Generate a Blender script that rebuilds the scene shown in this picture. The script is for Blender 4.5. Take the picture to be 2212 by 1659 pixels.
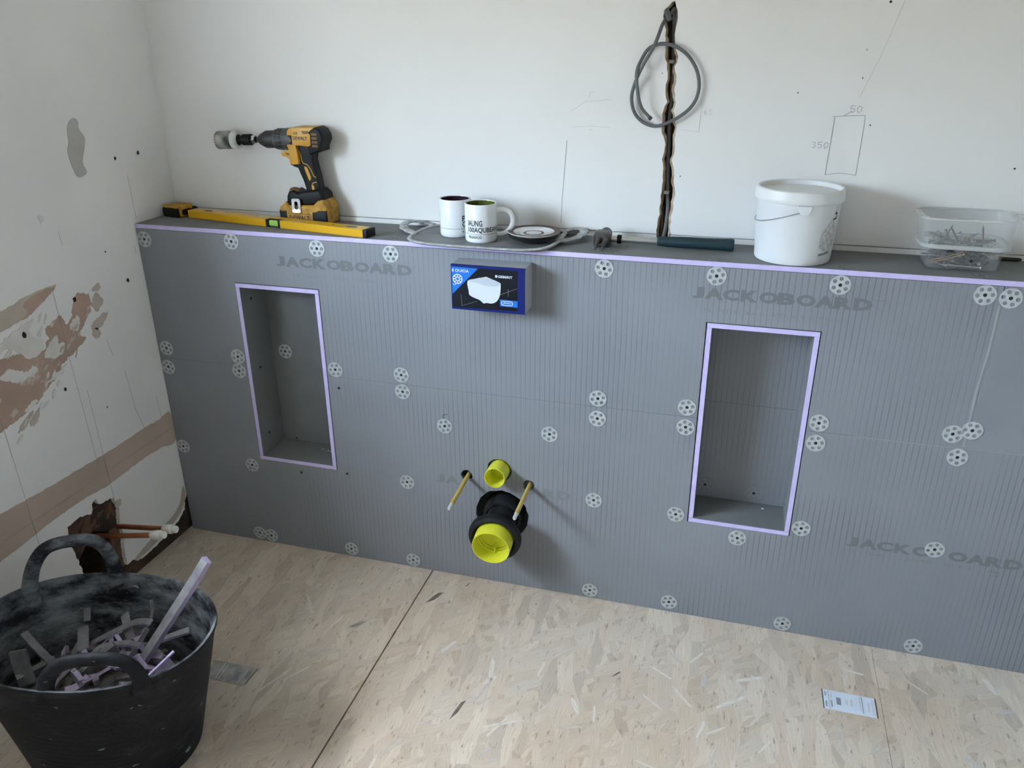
import bpy, bmesh, math, random
from mathutils import Vector, Matrix, noise
from mathutils.geometry import tessellate_polygon
random.seed(7)
S = bpy.context.scene
for o in list(bpy.data.objects): bpy.data.objects.remove(o)
C = S.collection
V = Vector

# ------------------------------------------------------------------ camera, light, exposure
cam = bpy.data.objects.new('camera', bpy.data.cameras.new('camera'))
C.objects.link(cam)
yaw, pitch, roll = 0.27912, -0.40966, 0.00445
Rz = Matrix.Rotation(yaw, 3, 'Z'); Rx = Matrix.Rotation(pitch, 3, 'X'); Ry = Matrix.Rotation(roll, 3, 'Y')
R = Rz @ Rx @ Ry
m3 = Matrix((R.col[0], R.col[2], -R.col[1])).transposed()
cam.matrix_world = Matrix.Translation((1.6336, -1.8677, 1.4887)) @ m3.to_4x4()
cam.data.sensor_width = 36; cam.data.lens = 36 * 1735.37 / 2212
cam.data.clip_start = 0.02
S.camera = cam

w = bpy.data.worlds.new('overcast_sky'); S.world = w; w.use_nodes = True
wn = w.node_tree.nodes; wl = w.node_tree.links
tc = wn.new('ShaderNodeTexCoord'); sx = wn.new('ShaderNodeSeparateXYZ'); wl.new(tc.outputs['Generated'], sx.inputs[0])
rp = wn.new('ShaderNodeValToRGB'); mr = wn.new('ShaderNodeMapRange')
mr.inputs['From Min'].default_value = -1; mr.inputs['From Max'].default_value = 1
wl.new(sx.outputs['Z'], mr.inputs['Value']); wl.new(mr.outputs[0], rp.inputs[0])
for p_, k_ in ((.53, None), (.56, .5), (.75, .8), (1.0, 1.0)):                       # overcast sky: brighter overhead, dull ground
    e_ = rp.color_ramp.elements.new(p_); e_.color = (.10, .095, .075, 1) if k_ is None else (.645 * k_, .82 * k_, 1.0 * k_, 1)
rp.color_ramp.elements.remove(rp.color_ramp.elements[0]); rp.color_ramp.elements.remove(rp.color_ramp.elements[-1])
wl.new(rp.outputs[0], wn['Background'].inputs[0]); wn['Background'].inputs[1].default_value = 20.0

WY0, WY1, WZ0, WZ1 = -2.0, -0.74, 1.1, 1.84       # window opening in the left wall
pl = bpy.data.lights.new('window_portal', 'AREA'); pl.shape = 'RECTANGLE'; pl.size = WY1 - WY0; pl.size_y = WZ1 - WZ0
pl.cycles.is_portal = True
po = bpy.data.objects.new('window_portal', pl); C.objects.link(po)
po.location = (-0.355, (WY0 + WY1) / 2, (WZ0 + WZ1) / 2)
po.rotation_euler = V((1, 0, 0)).to_track_quat('-Z', 'Z').to_euler()

S.view_settings.view_transform = 'Standard'; S.view_settings.look = 'None'
S.view_settings.gamma = 1; S.view_settings.use_curve_mapping = False
S.view_settings.exposure = 2.02

# ------------------------------------------------------------------ helpers
def nodes(m): return m.node_tree.nodes, m.node_tree.links
def mat(name, col, rough=0.5, metal=0.0, var=0.0, vscale=8.0, bump=0.0, bscale=60.0, spec=0.5, coat=0.0, col2=None, vdetail=4):
    m = bpy.data.materials.new(name); m.use_nodes = True
    n, l = nodes(m); b = n['Principled BSDF']
    b.inputs['Base Color'].default_value = (*col, 1); b.inputs['Roughness'].default_value = rough
    b.inputs['Metallic'].default_value = metal; b.inputs['Specular IOR Level'].default_value = spec
    b.inputs['Coat Weight'].default_value = coat
    tcn = n.new('ShaderNodeTexCoord')
    if var > 0 or col2:
        nz = n.new('ShaderNodeTexNoise'); nz.inputs['Scale'].default_value = vscale; nz.inputs['Detail'].default_value = vdetail
        l.new(tcn.outputs['Object'], nz.inputs['Vector'])
        cr = n.new('ShaderNodeValToRGB')
        c2 = col2 or tuple(max(0, c * (1 - var)) for c in col)
        c1 = col if col2 else tuple(min(1, c * (1 + var * .5)) for c in col)
        cr.color_ramp.elements[0].position = .35; cr.color_ramp.elements[0].color = (*c2, 1)
        cr.color_ramp.elements[1].position = .65; cr.color_ramp.elements[1].color = (*c1, 1)
        l.new(nz.outputs[0], cr.inputs[0]); l.new(cr.outputs[0], b.inputs['Base Color'])
    if bump > 0:
        nb = n.new('ShaderNodeTexNoise'); nb.inputs['Scale'].default_value = bscale; nb.inputs['Detail'].default_value = 6
        l.new(tcn.outputs['Object'], nb.inputs['Vector'])
        bp = n.new('ShaderNodeBump'); bp.inputs['Strength'].default_value = bump; bp.inputs['Distance'].default_value = 0.004
        l.new(nb.outputs[0], bp.inputs['Height']); l.new(bp.outputs[0], b.inputs['Normal'])
    return m

def mesh(name, verts, faces, mats, parent=None, smooth=False, fmat=None, recalc=True):
    me = bpy.data.meshes.new(name); me.from_pydata([tuple(v) for v in verts], [], faces)
    if fmat:
        me.polygons.foreach_set('material_index', fmat)
    return link(name, me, mats, parent, smooth, recalc)
def link(name, me, mats, parent=None, smooth=False, recalc=True):
    if recalc:
        bm = bmesh.new(); bm.from_mesh(me); bmesh.ops.recalc_face_normals(bm, faces=bm.faces); bm.to_mesh(me); bm.free()
    for mm in (mats if isinstance(mats, (list, tuple)) else [mats]): me.materials.append(mm)
    if smooth:
        me.polygons.foreach_set('use_smooth', [True] * len(me.polygons))
        try: me.set_sharp_from_angle(angle=math.radians(38))
        except Exception: pass
    me.update()
    o = bpy.data.objects.new(name, me); C.objects.link(o)
    if parent: o.parent = parent
    return o
def bobj(name, bm, mats, parent=None, smooth=False, recalc=True):
    me = bpy.data.meshes.new(name)
    if recalc: bmesh.ops.recalc_face_normals(bm, faces=bm.faces)
    bm.to_mesh(me); bm.free()
    return link(name, me, mats, parent, smooth, False)
def empty(name, loc=(0, 0, 0), rz=0):
    o = bpy.data.objects.new(name, None); C.objects.link(o); o.location = loc; o.rotation_euler = (0, 0, rz); o.empty_display_size = .05
    return o
def tag(o, label=None, cat=None, group=None, kind=None):
    if label: o['label'] = label
    if cat: o['category'] = cat
    if group: o['group'] = group
    if kind: o['kind'] = kind
    return o
def rough_block(name, x0, x1, y0, y1, z0, z1, m, parent, amp=.004):
    bm = bmesh.new(); bx(bm, x0, x1, y0, y1, z0, z1); bmesh.ops.subdivide_edges(bm, edges=bm.edges[:], cuts=4, use_grid_fill=True)
    for v in bm.verts: v.co += V((noise.noise(v.co * 60) * amp * .8, noise.noise(v.co * 45 + V((5, 0, 0))) * amp, noise.noise(v.co * 45 + V((0, 9, 0))) * amp))
    return bobj(name, bm, m, parent, True)
def copy_tree(o, parent=None):
    c = o.copy(); C.objects.link(c); c.parent = parent
    for ch in list(o.children): copy_tree(ch, c)
    return c
def keep(o, parent):                                  # parent under an empty, keeping the world place
    o.parent = parent; o.matrix_parent_inverse = parent.matrix_basis.inverted()
    return o
def bx(bm, x0, x1, y0, y1, z0, z1, mi=0, M=None):
    vs = [V((x, y, z)) for x in (x0, x1) for y in (y0, y1) for z in (z0, z1)]
    if M: vs = [M @ v for v in vs]
    b = [bm.verts.new(v) for v in vs]
    for f in ((0, 1, 3, 2), (4, 6, 7, 5), (0, 4, 5, 1), (2, 3, 7, 6), (0, 2, 6, 4), (1, 5, 7, 3)):
        bm.faces.new([b[i] for i in f]).material_index = mi
def box(name, x0, x1, y0, y1, z0, z1, m, parent=None, bev=0.0, seg=2, M=None):
    bm = bmesh.new(); bx(bm, x0, x1, y0, y1, z0, z1, 0, M)
    if bev: bmesh.ops.bevel(bm, geom=bm.edges[:], offset=bev, segments=seg, affect='EDGES', profile=.5)
    return bobj(name, bm, m, parent, bool(bev))
def plate(name, outer, holes, t, fn, m, parent=None, emat=None, kind=None):
    """solid sheet: 2D outline with holes, thickness t, fn(u, v, w) -> world"""
    loops = [list(outer)] + [list(h) for h in holes]
    flat = [p for L in loops for p in L]; n = len(flat)
    tris = tessellate_polygon([[V((p[0], p[1], 0)) for p in L] for L in loops])
    vs = [fn(p[0], p[1], 0) for p in flat] + [fn(p[0], p[1], t) for p in flat]
    fs = [tuple(tr) for tr in tris] + [tuple(i + n for i in reversed(tr)) for tr in tris]
    fm = [0] * len(fs); k = 0
    for L in loops:
        q = len(L)
        for i in range(q):
            a, b = k + i, k + (i + 1) % q
            fs.append((a, b, b + n, a + n)); fm.append(1 if emat else 0)
        k += q
    o = mesh(name, vs, fs, [m, emat] if emat else m, parent, False, fm)
    if kind: o['kind'] = kind
    return o
def prism(name, pts, fn, w0, w1, m, parent=None, bev=0.0, seg=3):
    """bevelled extrusion of a 2D outline between depths w0 and w1"""
    bm = bmesh.new()
    a = [bm.verts.new(fn(u, v, w0)) for u, v in pts]; b = [bm.verts.new(fn(u, v, w1)) for u, v in pts]
    f1 = bm.faces.new(a); f2 = bm.faces.new(list(reversed(b)))
    n = len(pts)
    for i in range(n): bm.faces.new((a[i], b[i], b[(i + 1) % n], a[(i + 1) % n]))
    bmesh.ops.recalc_face_normals(bm, faces=bm.faces)
    if bev:
        ed = list(set(f1.edges) | set(f2.edges))
        bmesh.ops.bevel(bm, geom=ed, offset=bev, segments=seg, affect='EDGES', profile=.5, clamp_overlap=True)
    big = [f for f in bm.faces if len(f.verts) > 4]
    if big: bmesh.ops.triangulate(bm, faces=big)
    return bobj(name, bm, m, parent, bool(bev))
def circle(cx, cy, r, n=32, a0=0.0, ry=None, jit=0.0):
    return [(cx + (r + random.uniform(-jit, jit)) * math.cos(a0 + 2 * math.pi * i / n),
             cy + ((ry or r) + random.uniform(-jit, jit)) * math.sin(a0 + 2 * math.pi * i / n)) for i in range(n)]
def smooth_closed(pts, k=4, jit=0.0):
    out = []; n = len(pts)
    for i in range(n):
        p0, p1, p2, p3 = (V((*pts[(i + j) % n][:2], 0)) for j in (-1, 0, 1, 2))
        for s in range(k):
            t = s / k
            q = .5 * ((2 * p1) + (p2 - p0) * t + (2 * p0 - 5 * p1 + 4 * p2 - p3) * t * t + (3 * p1 - p0 - 3 * p2 + p3) * t ** 3)
            out.append((q.x + random.uniform(-jit, jit), q.y + random.uniform(-jit, jit)))
    return out
def ragged(pts, step=.01, amp=.004, closed=True):
    """subdivide straight outline pieces and shake them"""
    out = []; n = len(pts)
    for i in range(n if closed else n - 1):
        a = V(pts[i]); b = V(pts[(i + 1) % n]); k = max(1, int((b - a).length / step))
        for s in range(k):
            p = a.lerp(b, s / k)
            out.append((p.x + random.uniform(-amp, amp), p.y + random.uniform(-amp, amp)))
    if not closed: out.append(tuple(pts[-1]))
    return out
def curve3(pts, k=8, closed=False):
    P = [V(p) for p in pts]; n = len(P); out = []
    for i in range(n if closed else n - 1):
        g = lambda j: P[j % n] if closed else P[min(max(j, 0), n - 1)]
        p0, p1, p2, p3 = g(i - 1), g(i), g(i + 1), g(i + 2)
        for s in range(k):
            t = s / k
            out.append(.5 * ((2 * p1) + (p2 - p0) * t + (2 * p0 - 5 * p1 + 4 * p2 - p3) * t * t + (3 * p1 - p0 - 3 * p2 + p3) * t ** 3))
    if not closed: out.append(P[-1])
    return out
def tube_bm(bm, pts, r, seg=10, closed=False, ry=None, up=V((0, 0, 1)), caps=True):
    P = [V(p) for p in pts]; n = len(P); rings = []
    for i in range(n):
        a = P[(i - 1) % n] if (closed or i > 0) else P[0]; b = P[(i + 1) % n] if (closed or i < n - 1) else P[-1]
        t = (b - a).normalized(); u = up - t * up.dot(t)
        if u.length < 1e-4: u = V((1, 0, 0)) - t * t.x
        u.normalize(); s = t.cross(u)
        rr = r[i] if isinstance(r, (list, tuple)) else r
        r2 = ry[i] if isinstance(ry, (list, tuple)) else (ry or rr)
        rings.append([bm.verts.new(P[i] + s * rr * math.cos(2 * math.pi * j / seg) + u * r2 * math.sin(2 * math.pi * j / seg)) for j in range(seg)])
    for i in range(n if closed else n - 1):
        A, B = rings[i], rings[(i + 1) % n]
        for j in range(seg): bm.faces.new((A[j], A[(j + 1) % seg], B[(j + 1) % seg], B[j]))
    if caps and not closed:
        bm.faces.new(rings[0]); bm.faces.new(list(reversed(rings[-1])))
def tube(name, pts, r, m, parent=None, seg=10, closed=False, ry=None, up=V((0, 0, 1))):
    bm = bmesh.new(); tube_bm(bm, pts, r, seg, closed, ry, up); return bobj(name, bm, m, parent, True)
def lathe_bm(bm, prof, seg=40, M=None, closed=False, fm=None):
    M = M or Matrix.Identity(4); rings = []
    for r, z in prof:
        if r < 1e-6: rings.append([bm.verts.new(M @ V((0, 0, z)))])
        else: rings.append([bm.verts.new(M @ V((r * math.cos(2 * math.pi * j / seg), r * math.sin(2 * math.pi * j / seg), z))) for j in range(seg)])
    n = len(rings)
    for i in range(n if closed else n - 1):
        A, B = rings[i], rings[(i + 1) % n]; mi = fm[i] if fm else 0
        for j in range(seg):
            k = (j + 1) % seg
            if len(A) == 1 and len(B) == 1: continue
            if len(A) == 1: f = bm.faces.new((A[0], B[j], B[k]))
            elif len(B) == 1: f = bm.faces.new((A[j], A[k], B[0]))
            else: f = bm.faces.new((A[j], A[k], B[k], B[j]))
            f.material_index = mi
def lathe(name, prof, m, parent=None, seg=40, M=None, closed=False, fm=None):
    bm = bmesh.new(); lathe_bm(bm, prof, seg, M, closed, fm); return bobj(name, bm, m, parent, True)
def axis_M(origin, d):                                 # local z along d
    return Matrix.Translation(origin) @ V(d).normalized().to_track_quat('Z', 'Y').to_matrix().to_4x4()
def loft_bm(bm, rings, closed=False, cap0=True, cap1=True):
    vr = [[bm.verts.new(p) for p in r] for r in rings]; n = len(vr[0])
    for i in range(len(vr) if closed else len(vr) - 1):
        A, B = vr[i], vr[(i + 1) % len(vr)]
        for j in range(n): bm.faces.new((A[j], A[(j + 1) % n], B[(j + 1) % n], B[j]))
    if not closed:
        if cap0: bm.faces.new(list(reversed(vr[0])))
        if cap1: bm.faces.new(vr[-1])
def rrect(w_, d_, r, n=6):
    out = []
    for cx, cy, a in ((w_ - r, d_ - r, 0), (-w_ + r, d_ - r, 90), (-w_ + r, -d_ + r, 180), (w_ - r, -d_ + r, 270)):
        for i in range(n + 1):
            t = math.radians(a + 90 * i / n); out.append((cx + r * math.cos(t), cy + r * math.sin(t)))
    return out
def text_mesh(txt, height, width=None, bold=0.0, space=1.0):
    """letters as a flat mesh in XY, left bottom at 0,0, cap height and width as given"""
    cu = bpy.data.curves.new('txt', 'FONT'); cu.body = txt; cu.size = 1; cu.offset = bold; cu.space_character = space; cu.resolution_u = 2
    o = bpy.data.objects.new('txt', cu); C.objects.link(o)
    me = bpy.data.meshes.new_from_object(o.evaluated_get(bpy.context.evaluated_depsgraph_get()))
    bpy.data.objects.remove(o); bpy.data.curves.remove(cu)
    xs = [v.co.x for v in me.vertices]; ys = [v.co.y for v in me.vertices]
    x0, x1, y0, y1 = min(xs), max(xs), min(ys), max(ys)
    sy = height / (y1 - y0); sx = (width / (x1 - x0)) if width else sy
    for v in me.vertices: v.co = ((v.co.x - x0) * sx, (v.co.y - y0) * sy, 0)
    return me
def text(name, txt, fn, m, parent, height, width=None, bold=0.0, space=1.0):
    me = text_mesh(txt, height, width, bold, space)
    for v in me.vertices: v.co = fn(v.co.x, v.co.y)
    return link(name, me, m, parent, False, False)
def ribbon(name, lines, wdt, fn, m, parent, t=.0006):
    """drawn strokes on a wall: thin raised strips; fn(u, v, w) -> world"""
    bm = bmesh.new()
    for L in lines:
        for i in range(len(L) - 1):
            a, b = V(L[i]), V(L[i + 1]); d = (b - a)
            if d.length < 1e-6: continue
            d.normalize(); s = V((-d.y, d.x)) * wdt / 2; a2 = a - d * wdt * .3; b2 = b + d * wdt * .3
            q = [bm.verts.new(fn(*p, h)) for h in (-t, 0) for p in (a2 - s, b2 - s, b2 + s, a2 + s)]
            for f in ((0, 1, 2, 3), (4, 7, 6, 5), (0, 4, 5, 1), (1, 5, 6, 2), (2, 6, 7, 3), (3, 7, 4, 0)): bm.faces.new([q[k] for k in f])
    return bobj(name, bm, m, parent)

H, D, XR, YF, ZC = 1.0082, 0.188, 2.85, -2.75, 2.45
face = lambda u, v, w_: V((u, w_, v))                 # boxing front face
backf = lambda u, v, w_: V((u, D + w_, v))            # back wall
leftf = lambda u, v, w_: V((-w_, u, v))               # left wall (u = y)

# ------------------------------------------------------------------ materials
M_wall = mat('painted_plaster', (.80, .80, .785), .75, var=.03, vscale=1.6, bump=.06, bscale=30)
M_wall2 = mat('old_plaster', (.81, .80, .785), .8, var=.06, vscale=2.2, bump=.12, bscale=22)
M_ceil = mat('bare_ceiling_board', (.68,.65,.61), .85)
M_bare = mat('bare_plaster', (.70,.65,.60), .9)
M_lilac = mat('lilac_foam', (.57, .50, .80), .8, var=.06, vscale=40, bump=.2, bscale=300)
M_gboard = mat('grey_board_plain', (.180, .186, .190), .75, var=.1, vscale=12, bump=.1, bscale=200)
M_print = mat('grey_print', (.150, .155, .166), .7)
M_printfaint = mat('faint_print', (.188, .194, .206), .7)
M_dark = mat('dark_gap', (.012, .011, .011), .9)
M_galv = mat('galvanised', (.50, .53, .54), .45, .35, var=.15, vscale=60)
M_screw = mat('dark_screw', (.03, .03, .03), .5, .6)
M_yel = mat('yellow_plastic', (.72, .72, .045), .38, var=.04, vscale=12)
M_rubber = mat('black_rubber', (.014, .015, .017), .6, var=.5, vscale=14, bump=.1, bscale=70, spec=.22)
M_blackpl = mat('black_plastic', (.006, .006, .0065), .5, spec=.25)
M_sleeve = mat('tan_sleeve', (.50, .37, .10), .5, var=.08, vscale=30)
M_steel = mat('steel', (.72, .73, .74), .25, .95)
M_steel2 = mat('worn_steel', (.10, .092, .086), .45, .75, var=.4, vscale=30)
M_tool = mat('tool_yellow', (.54, .275, .014), .42, var=.08, vscale=20)
M_tooldirty = mat('dusty_tool_yellow', (.46, .24, .018), .6, var=.35, vscale=60)
M_level = mat('level_yellow', (.66, .36, .004), .33, var=.03, vscale=10, coat=.2)
M_levelcap = mat('level_cap', (.006, .006, .007), .55, spec=.25)
M_vial = mat('vial_green', (.30, .55, .10), .2, coat=.5)
M_chuck = mat('chuck_grey', (.045, .045, .047), .5, .3)
M_chuck2 = mat('collar_grey', (.085, .088, .092), .5, .2)
M_silver = mat('silver_clip', (.60, .61, .62), .3, .8)
M_white = mat('white_ceramic', (.72, .74, .76), .18, coat=.5)
M_ink = mat('black_ink', (.02, .02, .022), .5)
M_olive = mat('olive_glaze', (.10, .12, .022), .2, coat=.4)
M_plum = mat('plum_glaze', (.035, .02, .028), .2, coat=.4)
M_brown = mat('brown_glaze', (.085, .050, .038), .5, spec=.3)
M_tray = mat('slate_tray', (.20, .205, .21), .55, bump=.15, col2=(.115, .118, .12), vscale=16, vdetail=6)
M_trayedge = mat('worn_tray_edge', (.42, .43, .43), .65, var=.35, vscale=60, bump=.3, bscale=120)
M_grip = mat('teal_grip', (.006, .026, .035), .55, var=.1, vscale=40)
M_bucket = mat('white_bucket', (.70, .72, .74), .38)
M_lid = mat('white_lid', (.70, .71, .71), .42)
M_greyprint = mat('grey_bucket_print', (.34, .34, .35), .6, col2=(.62, .62, .63), vscale=120)
M_cable = mat('grey_cable', (.115, .12, .125), .5)
M_masonry = mat('old_masonry', (.085, .05, .03), .95, col2=(.022, .016, .013), vscale=14, bump=.8, bscale=35)
M_brick = mat('rough_brick', (.17, .085, .05), .95, col2=(.07, .045, .03), vscale=22, bump=.9, bscale=50)
M_board = mat('torn_board_edge', (.52, .45, .36), .95, col2=(.30, .20, .12), vscale=40, bump=.6, bscale=120)
M_pink = mat('pink_plaster', (.45, .325, .26), .9, var=.12, vscale=9, bump=.15, bscale=40)
n_, l_ = nodes(M_pink); tq = n_.new('ShaderNodeTexCoord'); nq = n_.new('ShaderNodeTexNoise'); nq.inputs['Scale'].default_value = 13; nq.inputs['Detail'].default_value = 7; nq.inputs['Roughness'].default_value = .62
l_.new(tq.outputs['Object'], nq.inputs['Vector']); rq = n_.new('ShaderNodeMapRange'); rq.inputs['From Min'].default_value = .57; rq.inputs['From Max'].default_value = .64; l_.new(nq.outputs[0], rq.inputs['Value'])
xq = n_.new('ShaderNodeMix'); xq.data_type = 'RGBA'; l_.new(rq.outputs[0], xq.inputs['Factor']); l_.new(n_['Principled BSDF'].inputs['Base Color'].links[0].from_socket, xq.inputs['A']); xq.inputs['B'].default_value = (.66, .62, .57, 1)
l_.new(xq.outputs['Result'], n_['Principled BSDF'].inputs['Base Color'])
M_pinkband = mat('beige_plaster', (.50, .40, .335), .9, var=.10, vscale=6, bump=.12, bscale=40)
M_skim = mat('grey_skim', (.46, .45, .43), .85, var=.04, vscale=10)
M_tanskim = mat('tan_skim', (.52, .45, .385), .9, var=.1, vscale=12)
M_whiteskim = mat('white_skim', (.70, .68, .645), .85, var=.08, vscale=18, bump=.2)
M_pencil = mat('pencil', (.28, .28, .29), .7)
M_pencilfaint = mat('faint_pencil', (.55, .55, .55), .7)
M_copper = mat('copper', (.50, .20, .10), .35, .85, var=.25, vscale=25)
M_cap = mat('white_pushfit_cap', (.78, .77, .73), .4)
M_blue = mat('blue_foil', (.003, .012, .12), .4, spec=.3)
M_lblue = mat('light_blue_print', (.012, .15, .55), .45, spec=.3)
M_card = mat('dark_card', (.007, .0085, .013), .45, var=.3, vscale=10, spec=.2)
M_eps = mat('grey_polystyrene', (.36, .38, .40), .8, bump=.1, bscale=250)
M_whiteprint = mat('white_print', (.56, .59, .66), .5)
M_whiteprint2 = mat('pale_print', (.43, .47, .53), .5)
M_paper = mat('paper_label', (.62, .68, .76), .5, var=.03, vscale=30)
M_paperdull = mat('dusty_paper_label', (.42, .40, .37), .8, var=.25, vscale=40)
M_greyink = mat('grey_ink', (.24, .26, .29), .6)
M_offl = mat('offcut_lilac', (.40, .34, .50), .85, var=.15, vscale=30, bump=.2, bscale=100)
M_offg = mat('offcut_grey', (.17, .17, .185), .8, var=.3, vscale=30)
M_rubble = mat('rubble_dust', (.30, .27, .26), .95, col2=(.06, .06, .065), vscale=25, bump=.9, bscale=40)
M_brass = mat('brass_screw', (.45, .25, .10), .45, .7)
M_zinc = mat('zinc_screw', (.24, .215, .19), .5, .6, var=.5, vscale=80)

def board_mat():
    """fibre-mesh faced tile backer board: grey with fine upright lines"""
    m = mat('tile_backer_board', (.17, .175, .185), .62, spec=.4); n, l = nodes(m); b = n['Principled BSDF']
    t = n.new('ShaderNodeTexCoord'); s = n.new('ShaderNodeSeparateXYZ'); l.new(t.outputs['Object'], s.inputs[0])
    nz = n.new('ShaderNodeTexNoise'); nz.inputs['Scale'].default_value = 7; nz.inputs['Detail'].default_value = 2
    mp = n.new('ShaderNodeMapping'); mp.inputs['Scale'].default_value = (1, 1, .25); l.new(t.outputs['Object'], mp.inputs[0]); l.new(mp.outputs[0], nz.inputs['Vector'])
    def math_(op, a, bb):
        q = n.new('ShaderNodeMath'); q.operation = op
        for i, x in enumerate((a, bb)):
            if x is None: continue
            if isinstance(x, (int, float)): q.inputs[i].default_value = x
            else: l.new(x, q.inputs[i])
        return q.outputs[0]
    ph = math_('ADD', math_('MULTIPLY', s.outputs['X'], 1 / .0135), math_('MULTIPLY', nz.outputs[0], .9))
    fr = math_('FRACT', ph, None)
    d = math_('ABSOLUTE', math_('SUBTRACT', fr, .5), None)
    line = n.new('ShaderNodeMapRange'); line.inputs['From Min'].default_value = .02; line.inputs['From Max'].default_value = .10
    line.inputs['To Min'].default_value = 1; line.inputs['To Max'].default_value = 0; l.new(d, line.inputs['Value'])
    big = n.new('ShaderNodeTexNoise'); big.inputs['Scale'].default_value = 3.5; l.new(t.outputs['Object'], big.inputs['Vector'])
    ms = n.new('ShaderNodeMapRange'); ms.inputs['From Min'].default_value = .38; ms.inputs['From Max'].default_value = .62
    ms.inputs['To Min'].default_value = .15; ms.inputs['To Max'].default_value = 1; l.new(big.outputs[0], ms.inputs['Value'])
    left = n.new('ShaderNodeMapRange'); left.inputs['From Min'].default_value = .25; left.inputs['From Max'].default_value = .8
    left.inputs['To Min'].default_value = .05; left.inputs['To Max'].default_value = 1; l.new(s.outputs['X'], left.inputs['Value'])  # lines fade leftward: weak light there is put into colour and bump
    amt = math_('MULTIPLY', math_('MULTIPLY', line.outputs[0], ms.outputs[0]), left.outputs[0])
    # fine weave
    wx = math_('SINE', math_('MULTIPLY', s.outputs['X'], 2 * math.pi / .0042), None)
    wz = math_('SINE', math_('MULTIPLY', s.outputs['Z'], 2 * math.pi / .0042), None)
    weave = math_('MULTIPLY', math_('MULTIPLY', wx, wz), .03)
    bl = n.new('ShaderNodeTexNoise'); bl.inputs['Scale'].default_value = 2; bl.inputs['Detail'].default_value = 3; l.new(t.outputs['Object'], bl.inputs['Vector'])
    cr = n.new('ShaderNodeValToRGB'); l.new(bl.outputs[0], cr.inputs[0])
    cr.color_ramp.elements[0].position = .35; cr.color_ramp.elements[0].color = (.212, .221, .246, 1)
    cr.color_ramp.elements[1].position = .65; cr.color_ramp.elements[1].color = (.238, .247, .273, 1)
    mx = n.new('ShaderNodeMix'); mx.data_type = 'RGBA'; l.new(math_('MULTIPLY', amt, .55), mx.inputs['Factor'])
    l.new(cr.outputs[0], mx.inputs['A']); mx.inputs['B'].default_value = (.06, .062, .075, 1)
    l.new(mx.outputs['Result'], b.inputs['Base Color'])
    hgt = math_('SUBTRACT', weave, amt)
    bp = n.new('ShaderNodeBump'); bp.inputs['Strength'].default_value = .35; bp.inputs['Distance'].default_value = .0006
    l.new(hgt, bp.inputs['Height']); l.new(bp.outputs[0], b.inputs['Normal'])
    return m
M_tile = board_mat()

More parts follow.
